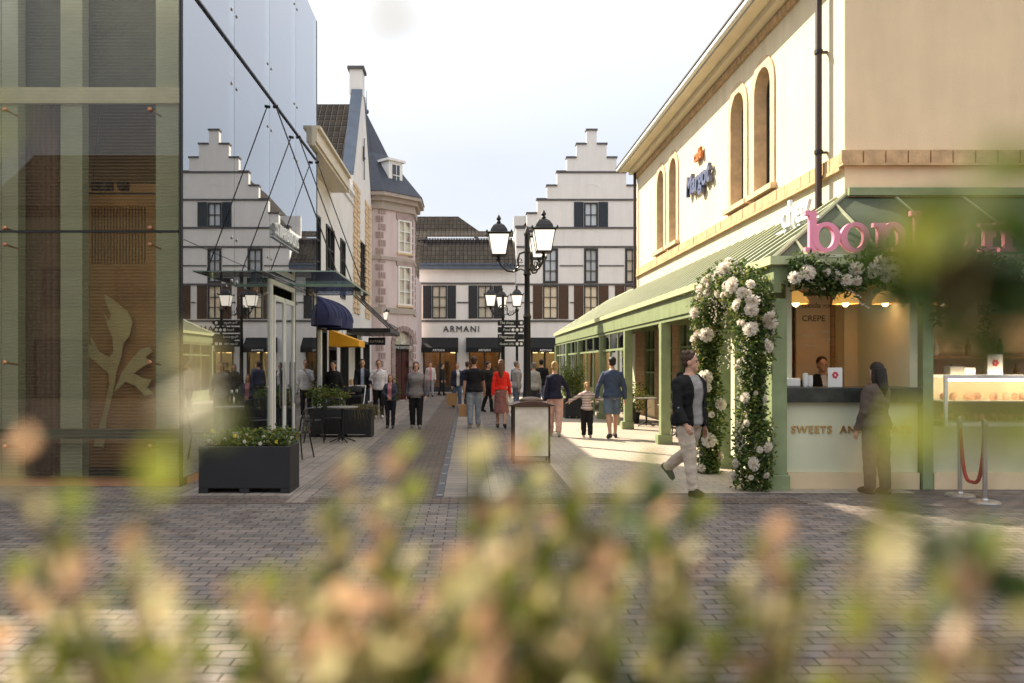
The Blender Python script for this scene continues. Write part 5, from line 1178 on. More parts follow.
# ------------------------------------------------------------------ shrub right in front of the lens
fgp = thing('foreground_shrub', 'blurred shrub with cream, pink-tinged and green leaves just in front of the viewer', 'shrub', (0, .5, 0))
FGs = leafmat('shrub_green', (.11, .15, .025), (.22, .23, .04), trans=.5, scale=40)
FGd = leafmat('shrub_dark_green', (.022, .048, .008), (.05, .085, .014), trans=.25, scale=40)
FGc = leafmat('shrub_cream', (.34, .31, .12), (.58, .51, .29), trans=.45, scale=40)
FGp = leafmat('shrub_pink', (.50, .28, .16), (.58, .40, .24), trans=.45, scale=40)
rs = random.Random(101)
def fp_(px, py, d_): return Vector((lx(px, d_), d_, lz(py, d_)))
tips = [(12, 575, .46), (35, 560, .5), (60, 575, .46), (128, 540, .5), (150, 600, .46), (118, 655, .44), (165, 650, .5),
        (10, 455, .36), (60, 515, .36), (150, 500, .30), (345, 470, .5), (400, 460, .5), (325, 520, .5), (300, 580, .46), (380, 560, .48), (455, 560, .5),
        (478, 455, .5), (530, 450, .52), (575, 480, .5), (600, 530, .5), (545, 560, .46), (640, 470, .52), (655, 520, .46), (700, 515, .5), (620, 590, .46), (500, 610, .44),
        (740, 590, .42), (800, 620, .42), (860, 560, .36), (770, 540, .42), (930, 600, .36), (985, 560, .32), (1010, 640, .34), (880, 440, .26), (710, 640, .42), (420, 630, .42), (560, 650, .42), (340, 640, .42), (650, 645, .44), (260, 650, .46), (475, 520, .5), (560, 520, .5), (520, 500, .48), (620, 500, .5), (680, 570, .46), (590, 610, .44), (450, 600, .46), (375, 520, .5), (400, 600, .44), (790, 575, .42), (850, 640, .4), (950, 650, .36)] + [(230 + i * 19 + rs.uniform(-12, 12), 600 + rs.uniform(-30, 70), rs.uniform(.36, .5)) for i in range(20)] + [(i * 24 + rs.uniform(-8, 8), 640 + rs.uniform(-10, 40), rs.uniform(.4, .5)) for i in range(9)]
gm, dm_, cm_, pm, sm = MB(), MB(), MB(), MB(), MB()
for (px_, py_, d_) in tips:
    tip = fp_(px_, py_, d_); base = Vector((tip.x * .8 + rs.gauss(0, .02), tip.y + .05, tip.z - .34)); mid = tip.lerp(base, .45) + Vector((rs.gauss(0, .012), 0, 0))
    root = Vector((base.x * .5, .5, .3)); sm.tube([root, base, mid, tip], [.005, .0034, .0024, .0014], 4)
    nl = 24 if d_ > .4 else 13
    for k in range(nl):
        f = k / nl * .62; p = tip.lerp(mid, min(1, f / .45)) if f < .45 else mid.lerp(base, (f - .45) / .55)
        q = rs.random(); az = k * 2.4 + rs.uniform(-.4, .4); dirn = Vector((math.cos(az), math.sin(az) * .6, .75 + .5 * (k < 3)))
        if k <= 2: tgt = pm if q < .26 else (cm_ if q < .6 else gm)
        elif k < 12: tgt = cm_ if q < .34 else (gm if q < .78 else (pm if q < .86 else dm_))
        else: tgt = gm if q < .42 else (dm_ if q < .82 else cm_)
        dleaf(tgt, p, dirn, rs.uniform(.017, .027) * (.75 if k < 3 else 1), rs.uniform(.012, .017), rs)
# a taller sprig of darker green leaves on the right
for (px_, py_, d_, n_, mm) in ((925, 258, .36, 18, dm_), (960, 245, .36, 18, dm_), (950, 290, .36, 16, dm_), (975, 310, .36, 8, dm_), (995, 205, .22, 4, gm), (945, 215, .22, 2, gm), (950, 560, .38, 18, dm_), (880, 445, .22, 3, gm), (1012, 420, .22, 4, gm), (650, 520, .45, 4, dm_), (-10, 165, .2, 2, gm), (445, -22, .2, 2, cm_), (225, 385, .24, 2, cm_), (190, 410, .26, 2, gm), (240, 400, .26, 1, cm_), (900, 600, .3, 5, cm_)):
    c = fp_(px_, py_, d_)
    for k in range(n_): leaf(mm, c + Vector((rs.gauss(0, .007), rs.gauss(0, .006), rs.gauss(0, .007))), .024 if mm is dm_ else .018, .020 if mm is dm_ else .013, rs)
sm.tube([(.02, .5, .3), fp_(985, 700, .3), fp_(955, 560, .33), fp_(985, 440, .24), fp_(960, 300, .21), fp_(985, 200, .2)], [.004, .002, .0015, .0012, .001, .0006], 4)
for nm, mm, mt in (('green_leaves', gm, FGs), ('dark_leaves', dm_, FGd), ('cream_leaves', cm_, FGc), ('pink_leaves', pm, FGp)): mesh_obj(nm, mm, mt, fgp)
mesh_obj('stem', sm, mat('shrub_twig', (.12, .07, .035), .8), fgp)
planter(-.7, .7, .25, .8, .45, 'dark planter the foreground shrub grows from, below the viewer')
# ------------------------------------------------------------------ people
def solidify_parts(prims, voxel, smooth=2):
    me = bpy.data.meshes.new('tmp'); mb = MB()
    for m_ in prims: mb.add(m_.v, m_.f)
    me.from_pydata(mb.v, [], mb.f)
    bm = bmesh.new(); bm.from_mesh(me); bmesh.ops.recalc_face_normals(bm, faces=bm.faces); bm.to_mesh(me); bm.free()
    o = bpy.data.objects.new('tmp', me); col.objects.link(o)
    r_ = o.modifiers.new('r', 'REMESH'); r_.mode = 'VOXEL'; r_.voxel_size = voxel; r_.use_smooth_shade = True
    s_ = o.modifiers.new('s', 'SMOOTH'); s_.factor = .5; s_.iterations = smooth
    dg = bpy.context.evaluated_depsgraph_get(); out = bpy.data.meshes.new_from_object(o.evaluated_get(dg))
    bpy.data.objects.remove(o); bpy.data.meshes.remove(me); return out
MC = {}
def cloth(c, rough=.85, bump=.25):
    k = (tuple(c), rough)
    if k not in MC: MC[k] = mat('cloth_%d' % len(MC), c, rough, var=.22, scale=7, bump=bump, bscale=35, spec=.2)
    return MC[k]
SKIN = [mat('skin_light', (.52, .30, .21), .55, var=.06, spec=.35), mat('skin_tan', (.38, .20, .13), .55, var=.06, spec=.35)]
HAIR = {'brown': mat('hair_brown', (.055, .028, .015), .6, var=.4, scale=60), 'dark': mat('hair_dark', (.014, .010, .008), .6, var=.4, scale=60), 'auburn': mat('hair_auburn', (.13, .055, .025), .6, var=.4, scale=60),
        'blond': mat('hair_blond', (.42, .27, .12), .6, var=.35, scale=60), 'grey': mat('hair_grey', (.18, .16, .15), .6, var=.35, scale=60)}
STRIPE = None
def stripes():
    m, nt, b = newmat('striped_knit'); L = nt.links; b.inputs['Roughness'].default_value = .9
    tcn = nn(nt, 'ShaderNodeTexCoord'); sx = nn(nt, 'ShaderNodeSeparateXYZ'); L.new(tcn.outputs['Object'], sx.inputs[0]); a = nn(nt, 'ShaderNodeMath', operation='MULTIPLY'); a.inputs[1].default_value = 1 / .06; L.new(sx.outputs[2], a.inputs[0])
    f = nn(nt, 'ShaderNodeMath', operation='FRACT'); L.new(a.outputs[0], f.inputs[0]); r = nn(nt, 'ShaderNodeValToRGB'); r.color_ramp.interpolation = 'CONSTANT'; r.color_ramp.elements[0].color = (.62, .52, .45, 1); r.color_ramp.elements[1].position = .6; r.color_ramp.elements[1].color = (.35, .22, .22, 1)
    L.new(f.outputs[0], r.inputs[0]); L.new(r.outputs[0], b.inputs[0]); return m
def person(label, loc, face, h=1.75, female=False, top=(.1, .1, .1), sleeve=1.0, hem=.47, bottom='trousers', bcol=(.05, .05, .05), bw=1.0, shoe=(.02, .02, .02), hair='brown', hairstyle='short', skin=0,
           legs=((18, 8), (-16, 22)), arms=((-14, 10, 12), (14, 10, 14)), hands=None, jacket=None, vox=.012, build=1.0, lean=0, headturn=0, topmat=None, group=None, sleevecol=None, shirt_front=.036, hood=False, cat='person'):
    """face = compass angle the person looks towards, in degrees, 0 = +Y (away), 90 = +X"""
    fs = 1.0 if not female else .9
    P = lambda x, y, z: Vector((x, y, z)) * h
    # legs
    L1, L2, hz_ = .230, .238, .513
    J = []
    for i, s in enumerate((-1, 1)):
        a, b = R(legs[i][0]), R(legs[i][1]); hip = Vector((s * .05 * (1 if not female else 1.02), 0, hz_)); k = hip + L1 * Vector((s * .02, math.sin(a), -math.cos(a))); an = k + L2 * Vector((-s * .01, math.sin(a - b), -math.cos(a - b)))
        pt = (a - b) * .75; Rm = Matrix.Rotation(pt, 3, 'X'); toe = an + Rm @ Vector((s * .012, .098, -.028)); heel = an + Rm @ Vector((0, -.035, -.026)); J.append([hip, k, an, toe, heel])
    low = min(min(j[3].z, j[4].z) for j in J) - .014
    dz = -low
    for j in J:
        for q in range(5): j[q] = j[q] + Vector((0, 0, dz))
    up = dz  # body offset
    ln = R(lean); piv = Vector((0, 0, hz_ + up))
    def T(v):  # leaned upper-body point given in standing coordinates
        w_ = Vector(v) + Vector((0, 0, up)) - piv; w_.rotate(Matrix.Rotation(-ln, 3, 'X')); return w_ + piv
    tw = 1.0 * build
    prof = [(.475, .055, .050, 0), (.50, .084, .062, -.004), (.53, .092, .066, -.008), (.57, .084, .060, -.002), (.61, .074, .054, .002), (.66, .080, .058, .002), (.71, .090, .064, .004), (.75, .096, .064, .002), (.785, .100, .057, -.002), (.805, .088, .048, -.004), (.822, .064, .040, -.004), (.836, .042, .036, -.004), (.85, .032, .034, -.002)]
    if female: prof = [(z, rx * (1.0 if z < .56 else (.88 if z < .64 else .86)), ry * (1 if not (.68 < z < .77) else 1.12), oy + (.006 if .68 < z < .77 else 0)) for z, rx, ry, oy in prof]
    def torso(inf, z0, z1, wide=0):
        rings = []; zs = sorted(set([z0, z1] + [p[0] for p in prof if z0 < p[0] < z1] + [z0 + (z1 - z0) * k / 8 for k in range(9)]))
        for z in zs:
            for (a, b) in zip(prof, prof[1:]):
                if a[0] <= z <= b[0]:
                    f = (z - a[0]) / (b[0] - a[0]); rx, ry, oy = [a[i] + (b[i] - a[i]) * f for i in (1, 2, 3)]; break
            else: rx, ry, oy = prof[0][1:] if z < prof[0][0] else prof[-1][1:]
            rx = rx * tw + inf + wide * max(0, (.62 - z)) ; ry = ry * (1 + (tw - 1) * 1.4) + inf + wide * max(0, (.62 - z))
            rings.append([T((rx * math.copysign(abs(math.cos(t)) ** .85, math.cos(t)), oy + ry * math.sin(t), z)) * h for t in [2 * PI * k / 18 for k in range(18)]])
        return MB().loft(rings)
    tube = lambda pts, rad, n=12: MB().tube([p * h for p in pts], [r * h for r in rad], n)
    ball = lambda c, r: MB().ell(c * h, r * h, r * h, r * h, 12, 8)
    # arms
    A = []
    for i, s in enumerate((-1, 1)):
        sh = Vector((s * (.092 if not female else .080) * tw, -.002, .786)); sw_, ab, el = [R(x) for x in arms[i]]
        if hands and hands[i]:
            eb = Vector(hands[i][0]); wr = Vector(hands[i][1]); shw = T(sh); A.append([shw, eb + Vector((0, 0, up)), wr + Vector((0, 0, up))]); continue
        e = sh + .172 * Vector((s * math.sin(ab), math.sin(sw_) * math.cos(ab), -math.cos(sw_) * math.cos(ab))); wv = Vector((s * math.sin(ab * .3), math.sin(sw_ + el), -math.cos(sw_ + el))).normalized(); A.append([T(sh), T(e), T(e + .148 * wv)])
    body = [torso(0, .475, .85)]
    Rh = Matrix.Rotation(R(-headturn), 3, 'Z')
    hc = Vector((0, .010, .925)); nb = Vector((0, -.004, .84))
    H_ = lambda v: T(nb + Vector((0, 0, 0)) + (Rh @ (Vector(v) - nb)))
    body.append(tube([T(nb - Vector((0, 0, .02))), H_((0, .002, .885))], [.032, .029]))
    Mh = Rh
    def hell(c, rx, ry, rz, n=16, m_=12): return MB().ell(H_(c) * h, rx * h, ry * h, rz * h, n, m_, Mh)
    body += [hell((0, .002, .940), .042, .052, .056), hell((0, .018, .905), .033, .036, .040), hell((0, .048, .876), .014, .012, .012, 8, 6), hell((-.043, .0, .922), .006, .012, .018, 8, 6), hell((.043, .0, .922), .006, .012, .018, 8, 6),
             tube([H_((0, .050, .936)), H_((0, .060, .918)), H_((0, .050, .912))], [.006, .009, .007], 8), hell((0, .050, .946), .030, .007, .006, 10, 6), hell((0, .0505, .8935), .014, .006, .004, 8, 6)]
    for i, s in enumerate((-1, 1)):
        sh, e, wr = A[i]; body += [ball(sh, .032), tube([sh, sh.lerp(e, .35), e, e.lerp(wr, .3), wr], [.031 * fs, .029 * fs, .023 * fs, .024 * fs, .0155 * fs]), ball(e, .023 * fs)]
        d_ = (wr - e).normalized(); sd = Vector((0, 1, 0)); sd = (sd - d_ * sd.dot(d_)).normalized(); nrm = d_.cross(sd)   # sd = across the palm, nrm = palm normal
        k1 = wr + d_ * .048
        rings = []
        for f, a_, b_ in ((0, .015, .011), (.5, .021, .011), (1, .023, .009)):
            c = wr.lerp(k1, f); rings.append([(c + sd * a_ * math.cos(t) + nrm * b_ * math.sin(t)) * h for t in [2 * PI * k / 10 for k in range(10)]])
        body.append(MB().loft(rings)); inw = nrm * (-1 if nrm.x * s > 0 else 1)
        for q, (off, ln_) in enumerate(((.017, .038), (.006, .044), (-.006, .041), (-.017, .032))):
            p0 = k1 + sd * off - d_ * .006; p1 = p0 + (d_ * .95 + inw * .2) * ln_ * .5; p2 = p1 + (d_ * .75 + inw * .65) * ln_ * .5; body.append(tube([p0, p1, p2], [.0056, .0052, .0042], 8))
        p0 = wr + sd * .012 + d_ * .012; body.append(tube([p0, p0 + sd * .016 + d_ * .018 + inw * .006, p0 + sd * .018 + d_ * .036 + inw * .014], [.0075, .0062, .005], 8))
        hip, k, an, toe, heel = J[i]
        body += [tube([hip + Vector((0, 0, .01)), hip.lerp(k, .3), k, k.lerp(an, .28) + Vector((0, -.006, 0)), k.lerp(an, .6), an], [.054, .050, .033, .034, .026, .020]), ball(k, .032), tube([heel, an.lerp(toe, .25) - Vector((0, 0, .004)), toe.lerp(an, .3) - Vector((0, 0, .006)), toe], [.019, .021, .019, .012])]
    me = solidify_parts(body, vox); me.materials.append(SKIN[skin])
    root = bpy.data.objects.new('person', me); col.objects.link(root); root.location = loc; root.rotation_euler = (0, 0, -R(face)); tag(root, label, cat, group)
    def child(name, prims, mt, v=vox, cut=None, sm=2):
        me = solidify_parts(prims, v, sm); me.name = name
        if name in ('shirt', 'trousers', 'jacket', 'skirt', 'shorts'):     # folds in the cloth
            ns = [v_.normal.copy() for v_ in me.vertices]; off = Vector((loc[0] * 3, loc[1], len(name)))
            for v_, n_ in zip(me.vertices, ns):
                c_ = v_.co; f_ = noise.noise(Vector((c_.x * 7, c_.y * 7, c_.z * 15 + 5 * c_.x)) + off) * .010 + noise.noise(Vector((c_.x * 18, c_.y * 18, c_.z * 26)) + off) * .004
                v_.co = c_ + n_ * max(f_, -.006)
        if cut:
            bm = bmesh.new(); bm.from_mesh(me); bmesh.ops.delete(bm, geom=[f for f in bm.faces if cut(f.calc_center_median() / h)], context='FACES'); bm.to_mesh(me); bm.free()
        me.materials.append(mt); o = bpy.data.objects.new(name, me); col.objects.link(o); o.parent = root; return o
    # shoes
    for i in range(2):
        sh_ = []
        hip, k, an, toe, heel = J[i]; sh_ += [tube([heel + Vector((0, 0, .001)), an.lerp(toe, .25) - Vector((0, 0, .004)), toe.lerp(an, .3) - Vector((0, 0, .005)), toe], [.023, .026, .024, .016]), tube([heel - Vector((0, 0, .006)), toe - Vector((0, 0, .002))], [.020, .014]), ball(an - Vector((0, 0, .012)), .024)]
        child('shoe', sh_, cloth(shoe, .6), v=max(vox * .8, .008))
    # trousers / shorts / skirt
    if bottom in ('trousers', 'shorts'):
        pr = [torso(.005, .478, .60)]
        for i in range(2):
            hip, k, an, toe, heel = J[i]
            if bottom == 'trousers': pr.append(tube([hip + Vector((0, 0, .02)), hip.lerp(k, .35), k, k.lerp(an, .5), an + Vector((0, 0, -.004))], [.058, .058 * (1 + (bw - 1) * .5), .044 * bw, .038 * bw, .034 * bw]))
            else: pr.append(tube([hip + Vector((0, 0, .02)), hip.lerp(k, .4), hip.lerp(k, .95)], [.060, .062, .058]))
        child('trousers' if bottom == 'trousers' else 'shorts', pr, cloth(bcol))
    else:
        kn = (J[0][1] + J[1][1]) / 2; ank = (J[0][2] + J[1][2]) / 2; rings = []
        for f, rx, ry in ((0, .078, .060), (.12, .094, .072), (.3, .098, .078), (.6, .100, .088), (.85, .108, .105), (1, .115, .115)):
            z = .615 + up - f * .40; cy = (kn.y * min(f * 1.6, 1) + (ank.y - kn.y) * max(0, f - .6)) * .6
            rings.append([Vector(((rx + .006 * math.sin(7 * t) * f) * math.cos(t), cy + (ry + .006 * math.sin(7 * t) * f) * math.sin(t), z)) * h for t in [2 * PI * q / 28 for q in range(28)]])
        child('skirt', [MB().loft(rings)], cloth(bcol))
    # top
    def sleeves(inf, ln_):
        out = []
        for i in range(2):
            sh, e, wr = A[i]; out.append(ball(sh, .030 + inf))
            if ln_ >= 1: out += [tube([sh, sh.lerp(e, .4), e, e.lerp(wr, .5), wr.lerp(e, .04)], [.030 + inf, .029 + inf, .025 + inf, .023 + inf, .019 + inf]), ball(e, .026 + inf)]
            elif ln_ > 0: out.append(tube([sh, sh.lerp(e, ln_)], [.031 + inf, .032 + inf]))
        return out
    child('shirt', [torso(.014, hem, .838, .05)] + sleeves(.005, sleeve), topmat or cloth(top))
    if jacket:
        jc, jsl = jacket[0], jacket[1]; w_ = shirt_front
        cut = (lambda c: abs(c.x) < w_ + .10 * max(0, .62 - (c.z - up)) * 0 and c.y > .0 and (c.z - up) < .86) if w_ > 0 else None
        child('jacket', [torso(.025, hem - .015, .842, .06)] + sleeves(.011, jsl), cloth(jc), cut=cut)
        if hood:
            child('hood', [MB().tube([T((.05 * math.cos(t), -.03 + .03 * math.sin(t), .835)) * h for t in [PI * k / 8 + PI for k in range(9)]], .028 * h, 8)], cloth(jc))
    # hair
    hp = [hell((0, -.009, .957), .0475, .052, .050)]
    if hairstyle == 'short': hp += [hell((0, -.022, .925), .041, .034, .036)]
    if hairstyle == 'tousled':
        hp += [hell((0, -.022, .925), .042, .034, .036)]; r2 = random.Random(3)
        for q in range(26): a = r2.uniform(0, 2 * PI); hp.append(hell((.032 * math.cos(a), -.008 + .034 * math.sin(a), .990 + r2.uniform(-.012, .012)), .014, .014, .014, 8, 6))
    if hairstyle == 'long': hp += [tube([H_((0, -.03, .95)), H_((0, -.045, .88)), T((0, -.062, .80)), T((0, -.066, .73))], [.046, .045, .040, .018])] + [tube([H_((s * .036, -.012, .95)), H_((s * .040, -.014, .88)), T((s * .042, -.02, .82))], [.016, .016, .010]) for s in (-1, 1)]
    if hairstyle == 'pony': hp += [hell((0, -.022, .925), .041, .034, .036), tube([H_((0, -.055, .955)), H_((0, -.075, .93)), T((0, -.068, .86)), T((0, -.064, .82))], [.014, .018, .014, .006])]
    if hairstyle == 'bun': hp += [hell((0, -.022, .925), .042, .036, .038), hell((0, -.05, .985), .022, .022, .02)]
    if hairstyle == 'bob': hp += [hell((0, -.02, .92), .048, .040, .045)] + [hell((s * .038, -.004, .915), .014, .026, .036) for s in (-1, 1)]
    child('hair', hp, HAIR[hair], v=max(vox * .6, .006), sm=1 if vox < .01 else 0)
    # eyes
    m = MB()
    for s in (-1, 1): m.ell(H_((s * .0165, .0485, .930)) * h, .0062 * h, .004 * h, .0042 * h, 8, 6, Mh)
    o = mesh_obj('eyes', m, mat('eye_dark', (.03, .02, .018), .2) if 'eye_dark' not in bpy.data.materials else bpy.data.materials['eye_dark']); o.parent = root
    if hair and hairstyle in ('short', 'tousled') and not female and vox < .01:
        m = MB()
        for s in (-1, 1): m.tube([H_((s * .008, .0535, .9415)) * h, H_((s * .018, .0535, .944)) * h, H_((s * .027, .047, .941)) * h], [.0018 * h, .0028 * h, .0015 * h], 6)
        o = mesh_obj('eyebrows', m, HAIR[hair]); o.parent = root
    root['h_'] = 1; del root['h_']
    return root, [root.matrix_basis.copy() if False else None], A, J, h
def hand_pos(r, i):
    root, _, A, J, h = r; p = (A[i][2] + (A[i][2] - A[i][1]).normalized() * .06) * h; p.rotate(Euler(root.rotation_euler)); return p + Vector(root.location)

man = person('man in black jacket, grey tee and pale trousers striding past the floral arch', (2.80, 10.12, 0), 152, 1.82, top=(.30, .29, .28), hem=.50, bcol=(.50, .42, .33), bw=1.1, shoe=(.035, .028, .025), hair='brown', hairstyle='tousled', skin=0,
       legs=((-20, 38), (14, 4)), arms=((-8, 10, 18), (12, 12, 26)), jacket=((.012, .012, .013), 1.0), vox=.0075, headturn=-42, hood=True, shirt_front=.048, build=1.12)
person('woman in dark navy jumper and pink trousers, holding the child by the hand', (1.98, 18.25, 0), 8, 1.70, True, top=(.022, .022, .045), hem=.50, bcol=(.62, .38, .31), bw=1.15, shoe=(.4, .4, .32), hair='blond', hairstyle='bun', legs=((4, 2), (-10, 12)), arms=((-6, 12, 8), (12, 30, 6)), build=1.02)
person('small child in striped jumper and black trousers between two adults', (2.66, 17.9, 0), 4, 1.24, True, top=(.5, .4, .35), hem=.50, bcol=(.018, .018, .02), bw=1.25, shoe=(.4, .3, .28), hair='blond', hairstyle='pony', legs=((6, 3), (-6, 10)), hands=[((-.20, .0, .72), (-.335, .02, .64)), ((.19, .0, .72), (.31, .02, .665))], topmat=stripes())
person('broad man in blue jumper and denim shorts, right of the child', (3.20, 17.75, 0), -4, 1.80, top=(.055, .075, .13), hem=.50, bottom='shorts', bcol=(.12, .16, .22), shoe=(.03, .03, .04), hair='dark', legs=((-8, 10), (10, 4)), arms=((6, 22, 8), (-8, 14, 16)), build=1.14)
pm_ = person('man in black short-sleeved shirt and pale jeans, seen from behind', (.16, 20.8, 0), 4, 1.84, top=(.018, .018, .022), sleeve=.75, hem=.50, bcol=(.27, .31, .36), bw=1.1, shoe=(.3, .26, .22), hair='brown', legs=((-4, 4), (8, 4)), arms=((-4, 12, 10), (10, 12, 12)), build=1.06)
person('woman in bright red top and long mauve skirt, seen from behind', (.86, 20.7, 0), 5, 1.76, True, top=(.80, .035, .022), hem=.56, bottom='skirt', bcol=(.26, .12, .105), shoe=(.02, .02, .02), hair='auburn', hairstyle='long', legs=((9, 4), (-9, 12)), arms=((-10, 12, 8), (12, 12, 14)))
person('woman in grey padded waistcoat and black trousers, walking towards us', (-1.33, 20.5, 0), 178, 1.70, True, top=(.10, .09, .11), hem=.47, bcol=(.02, .02, .022), bw=1.15, shoe=(.25, .2, .2), hair='brown', hairstyle='bob', legs=((6, 2), (-4, 6)), arms=((4, 14, 12), (-4, 14, 12)), jacket=((.22, .20, .20), 0), shirt_front=0, build=1.12)
person('girl with long hair in pink top and navy jacket, hands together in front', (-2.0, 20.6, 0), 182, 1.38, True, top=(.55, .22, .25), hem=.52, bcol=(.02, .02, .028), bw=1.0, shoe=(.05, .05, .05), hair='auburn', hairstyle='long', legs=((4, 3), (-3, 3)), hands=[((-.12, .05, .645), (-.015, .115, .56)), ((.12, .05, .645), (.015, .115, .57))], jacket=((.05, .055, .08), 1.0), shirt_front=.04)
person('young man in white hooded sweatshirt with a hand raised to his face', (-2.72, 24.4, 0), 175, 1.78, top=(.66, .65, .68), hem=.48, bcol=(.015, .015, .017), shoe=(.6, .6, .6), hair='auburn', legs=((3, 2), (-3, 4)), arms=((0, 12, 8), (0, 12, 8)), hands=[None, ((.14, .05, .67), (.03, .12, .80))], build=1.05)
mb_ = person('bearded man in black jacket over pale blue shirt, pushing the pushchair', (-3.25, 24.6, 0), 170, 1.80, top=(.38, .42, .55), hem=.5, bcol=(.05, .06, .09), shoe=(.03, .03, .03), hair='dark', legs=((3, 2), (-6, 8)), arms=((24, 10, 34), (22, 8, 36)), jacket=((.016, .016, .018), 1.0), shirt_front=.03)
# background walkers
BG = [('person in pink top, white cardigan and grey jogging trousers far down the street', (-1.9, 40.5, 0), 175, 1.76, dict(top=(.55, .25, .27), bcol=(.3, .3, .33), jacket=((.55, .52, .5), 1.0), hair='brown')),
      ('dark-clothed person beside the one in pink, by the far shop door', (-1.35, 42, 0), 90, 1.68, dict(top=(.02, .02, .02), bcol=(.02, .02, .02), hair='dark')),
      ('woman in white shirt and open dark jacket carrying a brown paper bag', (-.42, 30.5, 0), 160, 1.70, dict(top=(.6, .58, .58), bcol=(.10, .13, .2), jacket=((.03, .03, .05), 1.0), hair='auburn', female=True, hairstyle='bob')),
      ('person in navy top half hidden behind the man in jeans', (-.02, 29.2, 0), 20, 1.74, dict(top=(.04, .045, .09), bcol=(.03, .03, .04), hair='brown')),
      ('person in black coat standing between the man in jeans and the woman in red', (.70, 27.6, 0), 120, 1.72, dict(top=(.015, .015, .016), bcol=(.015, .015, .016), hair='dark', jacket=((.015, .015, .016), 1.0), shirt_front=0)),
      ('man with bald head in light grey shirt just left of the big lamp pole', (1.62, 26.6, 0), 70, 1.74, dict(top=(.34, .31, .30), bcol=(.12, .15, .2), hair='grey', build=1.1)),
      ('person in pale grey fleece just right of the big lamp pole', (2.12, 25.8, 0), -30, 1.70, dict(top=(.40, .40, .38), bcol=(.05, .05, .06), hair='grey', build=1.1)),
      ('man in black shirt behind the woman in navy, near the arcade end', (2.70, 29.4, 0), 10, 1.82, dict(top=(.014, .014, .016), bcol=(.1, .13, .2), hair='dark', build=1.12)),
      ('dark-haired woman in dark coat behind the lady in red', (1.2, 30.3, 0), 200, 1.66, dict(top=(.03, .03, .035), bcol=(.03, .03, .04), hair='dark', female=True, hairstyle='long')),
      ('person in blue denim jacket near the far black awning', (2.25, 37.5, 0), 190, 1.75, dict(top=(.08, .1, .15), bcol=(.03, .03, .04), hair='brown'))]
bgp = [person(l, loc, f, hh, vox=.018, cat='person', arms=((8, 10, 10), (-8, 10, 12)), legs=((8, 4), (-8, 10)), **kw) for l, loc, f, hh, kw in BG]
person('kiosk seller in black jacket and white collar behind the counter', (lx(822, 11.9), 11.9, .12), 185, 1.64, True, top=(.6, .6, .6), hem=.5, bcol=(.02, .02, .02), hair='brown', hairstyle='bun', jacket=((.014, .014, .015), 1.0), vox=.0095, arms=((14, 8, 40), (14, 8, 40)), legs=((0, 0), (0, 0)), shirt_front=.028)
m = MB(); m.box(4.5, 5.8, 11.4, 12.45, 0, .12); tag(mesh_obj('floor_platform', m, INTW, origin=(5.1, 11.9, 0)), 'low wooden platform the kiosk seller stands on', 'platform')
person('customer in dark clothes with long hair standing at the kiosk counter', (lx(876, 10.15), 10.15, 0), -20, 1.66, True, top=(.11, .085, .07), hem=.47, bcol=(.08, .07, .065), bw=1.2, hair='dark', hairstyle='long', shoe=(.02, .02, .02), jacket=((.11, .085, .07), 1.0), shirt_front=0, vox=.0095, arms=((6, 8, 16), (10, 8, 24)), legs=((2, 2), (-3, 4)))
person('person in dark coat standing at the cream shop windows behind the second planter', (-3.75, 22.3, 0), 200, 1.74, top=(.02, .02, .022), bcol=(.02, .02, .025), hair='dark', vox=.018, legs=((2, 2), (-3, 4)), jacket=((.02, .02, .022), 1.0), shirt_front=0)
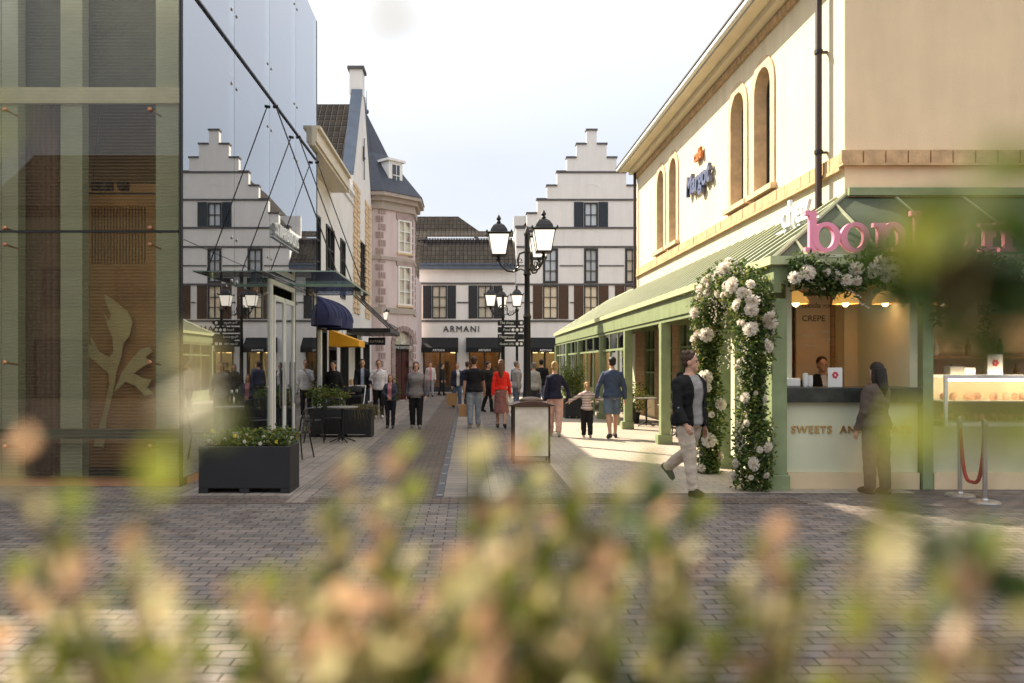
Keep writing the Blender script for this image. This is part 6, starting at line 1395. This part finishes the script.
# bags
KR = mat('kraft_paper', (.38, .22, .10), .8, var=.12, scale=6)
def bag(p, w_, d_, hh, label, rz_=0, top=None):
    """bag whose handles end at point p (a hand)"""
    b = thing('paper_bag', label, 'bag', (p[0], p[1], p[2] - hh - .16), 'brown paper shopping bags'); x, y, z = worldloc(b)
    m = MB(); m.loft([[(x - w_ / 2, y - d_ / 2, z), (x + w_ / 2, y - d_ / 2, z), (x + w_ / 2, y + d_ / 2, z), (x - w_ / 2, y + d_ / 2, z)], [(x - w_ / 2 - .005, y - d_ / 2, z + hh), (x + w_ / 2 + .005, y - d_ / 2, z + hh), (x + w_ / 2 + .005, y + d_ / 2, z + hh), (x - w_ / 2 - .005, y + d_ / 2, z + hh)]]); mesh_obj('bag_body', m, KR, b)
    m = MB()
    for s in (-1, 1): m.tube([(x - w_ * .25, y + s * d_ * .45, z + hh - .02), (x - w_ * .12, y + s * .01, z + hh + .155), (x + w_ * .12, y + s * .01, z + hh + .155), (x + w_ * .25, y + s * d_ * .45, z + hh - .02)], .005, 5)
    mesh_obj('handle', m, KR, b)
hp = hand_pos(bgp[2], 0); bag(hand_pos(bgp[2], 1), .38, .14, .46, 'large brown paper bag carried by the woman in the white shirt')
bag(hand_pos(pm_, 0), .26, .12, .32, 'smaller brown paper bag in the hand of the man in pale jeans')
# pushchair
pc = thing('pushchair', 'dark pushchair with white push bar in front of the bearded man', 'pushchair', (-3.3, 23.7, 0))
x, y = -3.35, 23.7; m = MB(); n = 8
hood = []
for i in range(6):
    a = R(-10 + i * 24); hood.append([(x + .24 * math.cos(t), y + .02 + .30 * math.sin(a) * 1 - .3 + .25 * 0, .0) for t in range(0)])
vs = []
for i in range(8):
    th = R(15 + i * 20)
    for j in range(7):
        u = -.24 + .08 * j; vs.append((x + u, y + .28 * math.cos(th), .72 + .30 * math.sin(th) * (1 - .15 * abs(u) / .24)))
m.add(vs, [(i * 7 + j, i * 7 + j + 1, (i + 1) * 7 + j + 1, (i + 1) * 7 + j) for i in range(7) for j in range(6)]); mesh_obj('hood', m, BLKC, pc, smooth='all')
m = MB(); m.loft([[(x - .22, y - .3, .42), (x + .22, y - .3, .42), (x + .22, y + .3, .42), (x - .22, y + .3, .42)], [(x - .25, y - .36, .72), (x + .25, y - .36, .72), (x + .25, y + .3, .78), (x - .25, y + .3, .78)]]); mesh_obj('seat', m, BLKC, pc, bevel=.03)
m = MB()
for s in (-.25, .25): m.tube([(x + s, y - .35, .15), (x + s, y + .1, .5), (x + s, y + .55, 1.0)], .014, 6); m.tube([(x + s, y + .4, .15), (x + s, y, .5)], .014, 6)
m.tube([(x - .25, y + .55, 1.0), (x + .25, y + .55, 1.0)], .016, 6); mesh_obj('frame', m, WHITEP, pc)
for s in (-.25, .25):
    for yy in (-.35, .4):
        m = MB(); m.tube([(x + s - .025, y + yy, .14), (x + s + .025, y + yy, .14)], .14, 16); mesh_obj('wheel', m, BLACKM, pc)
# handbag strap of the lady in red, small
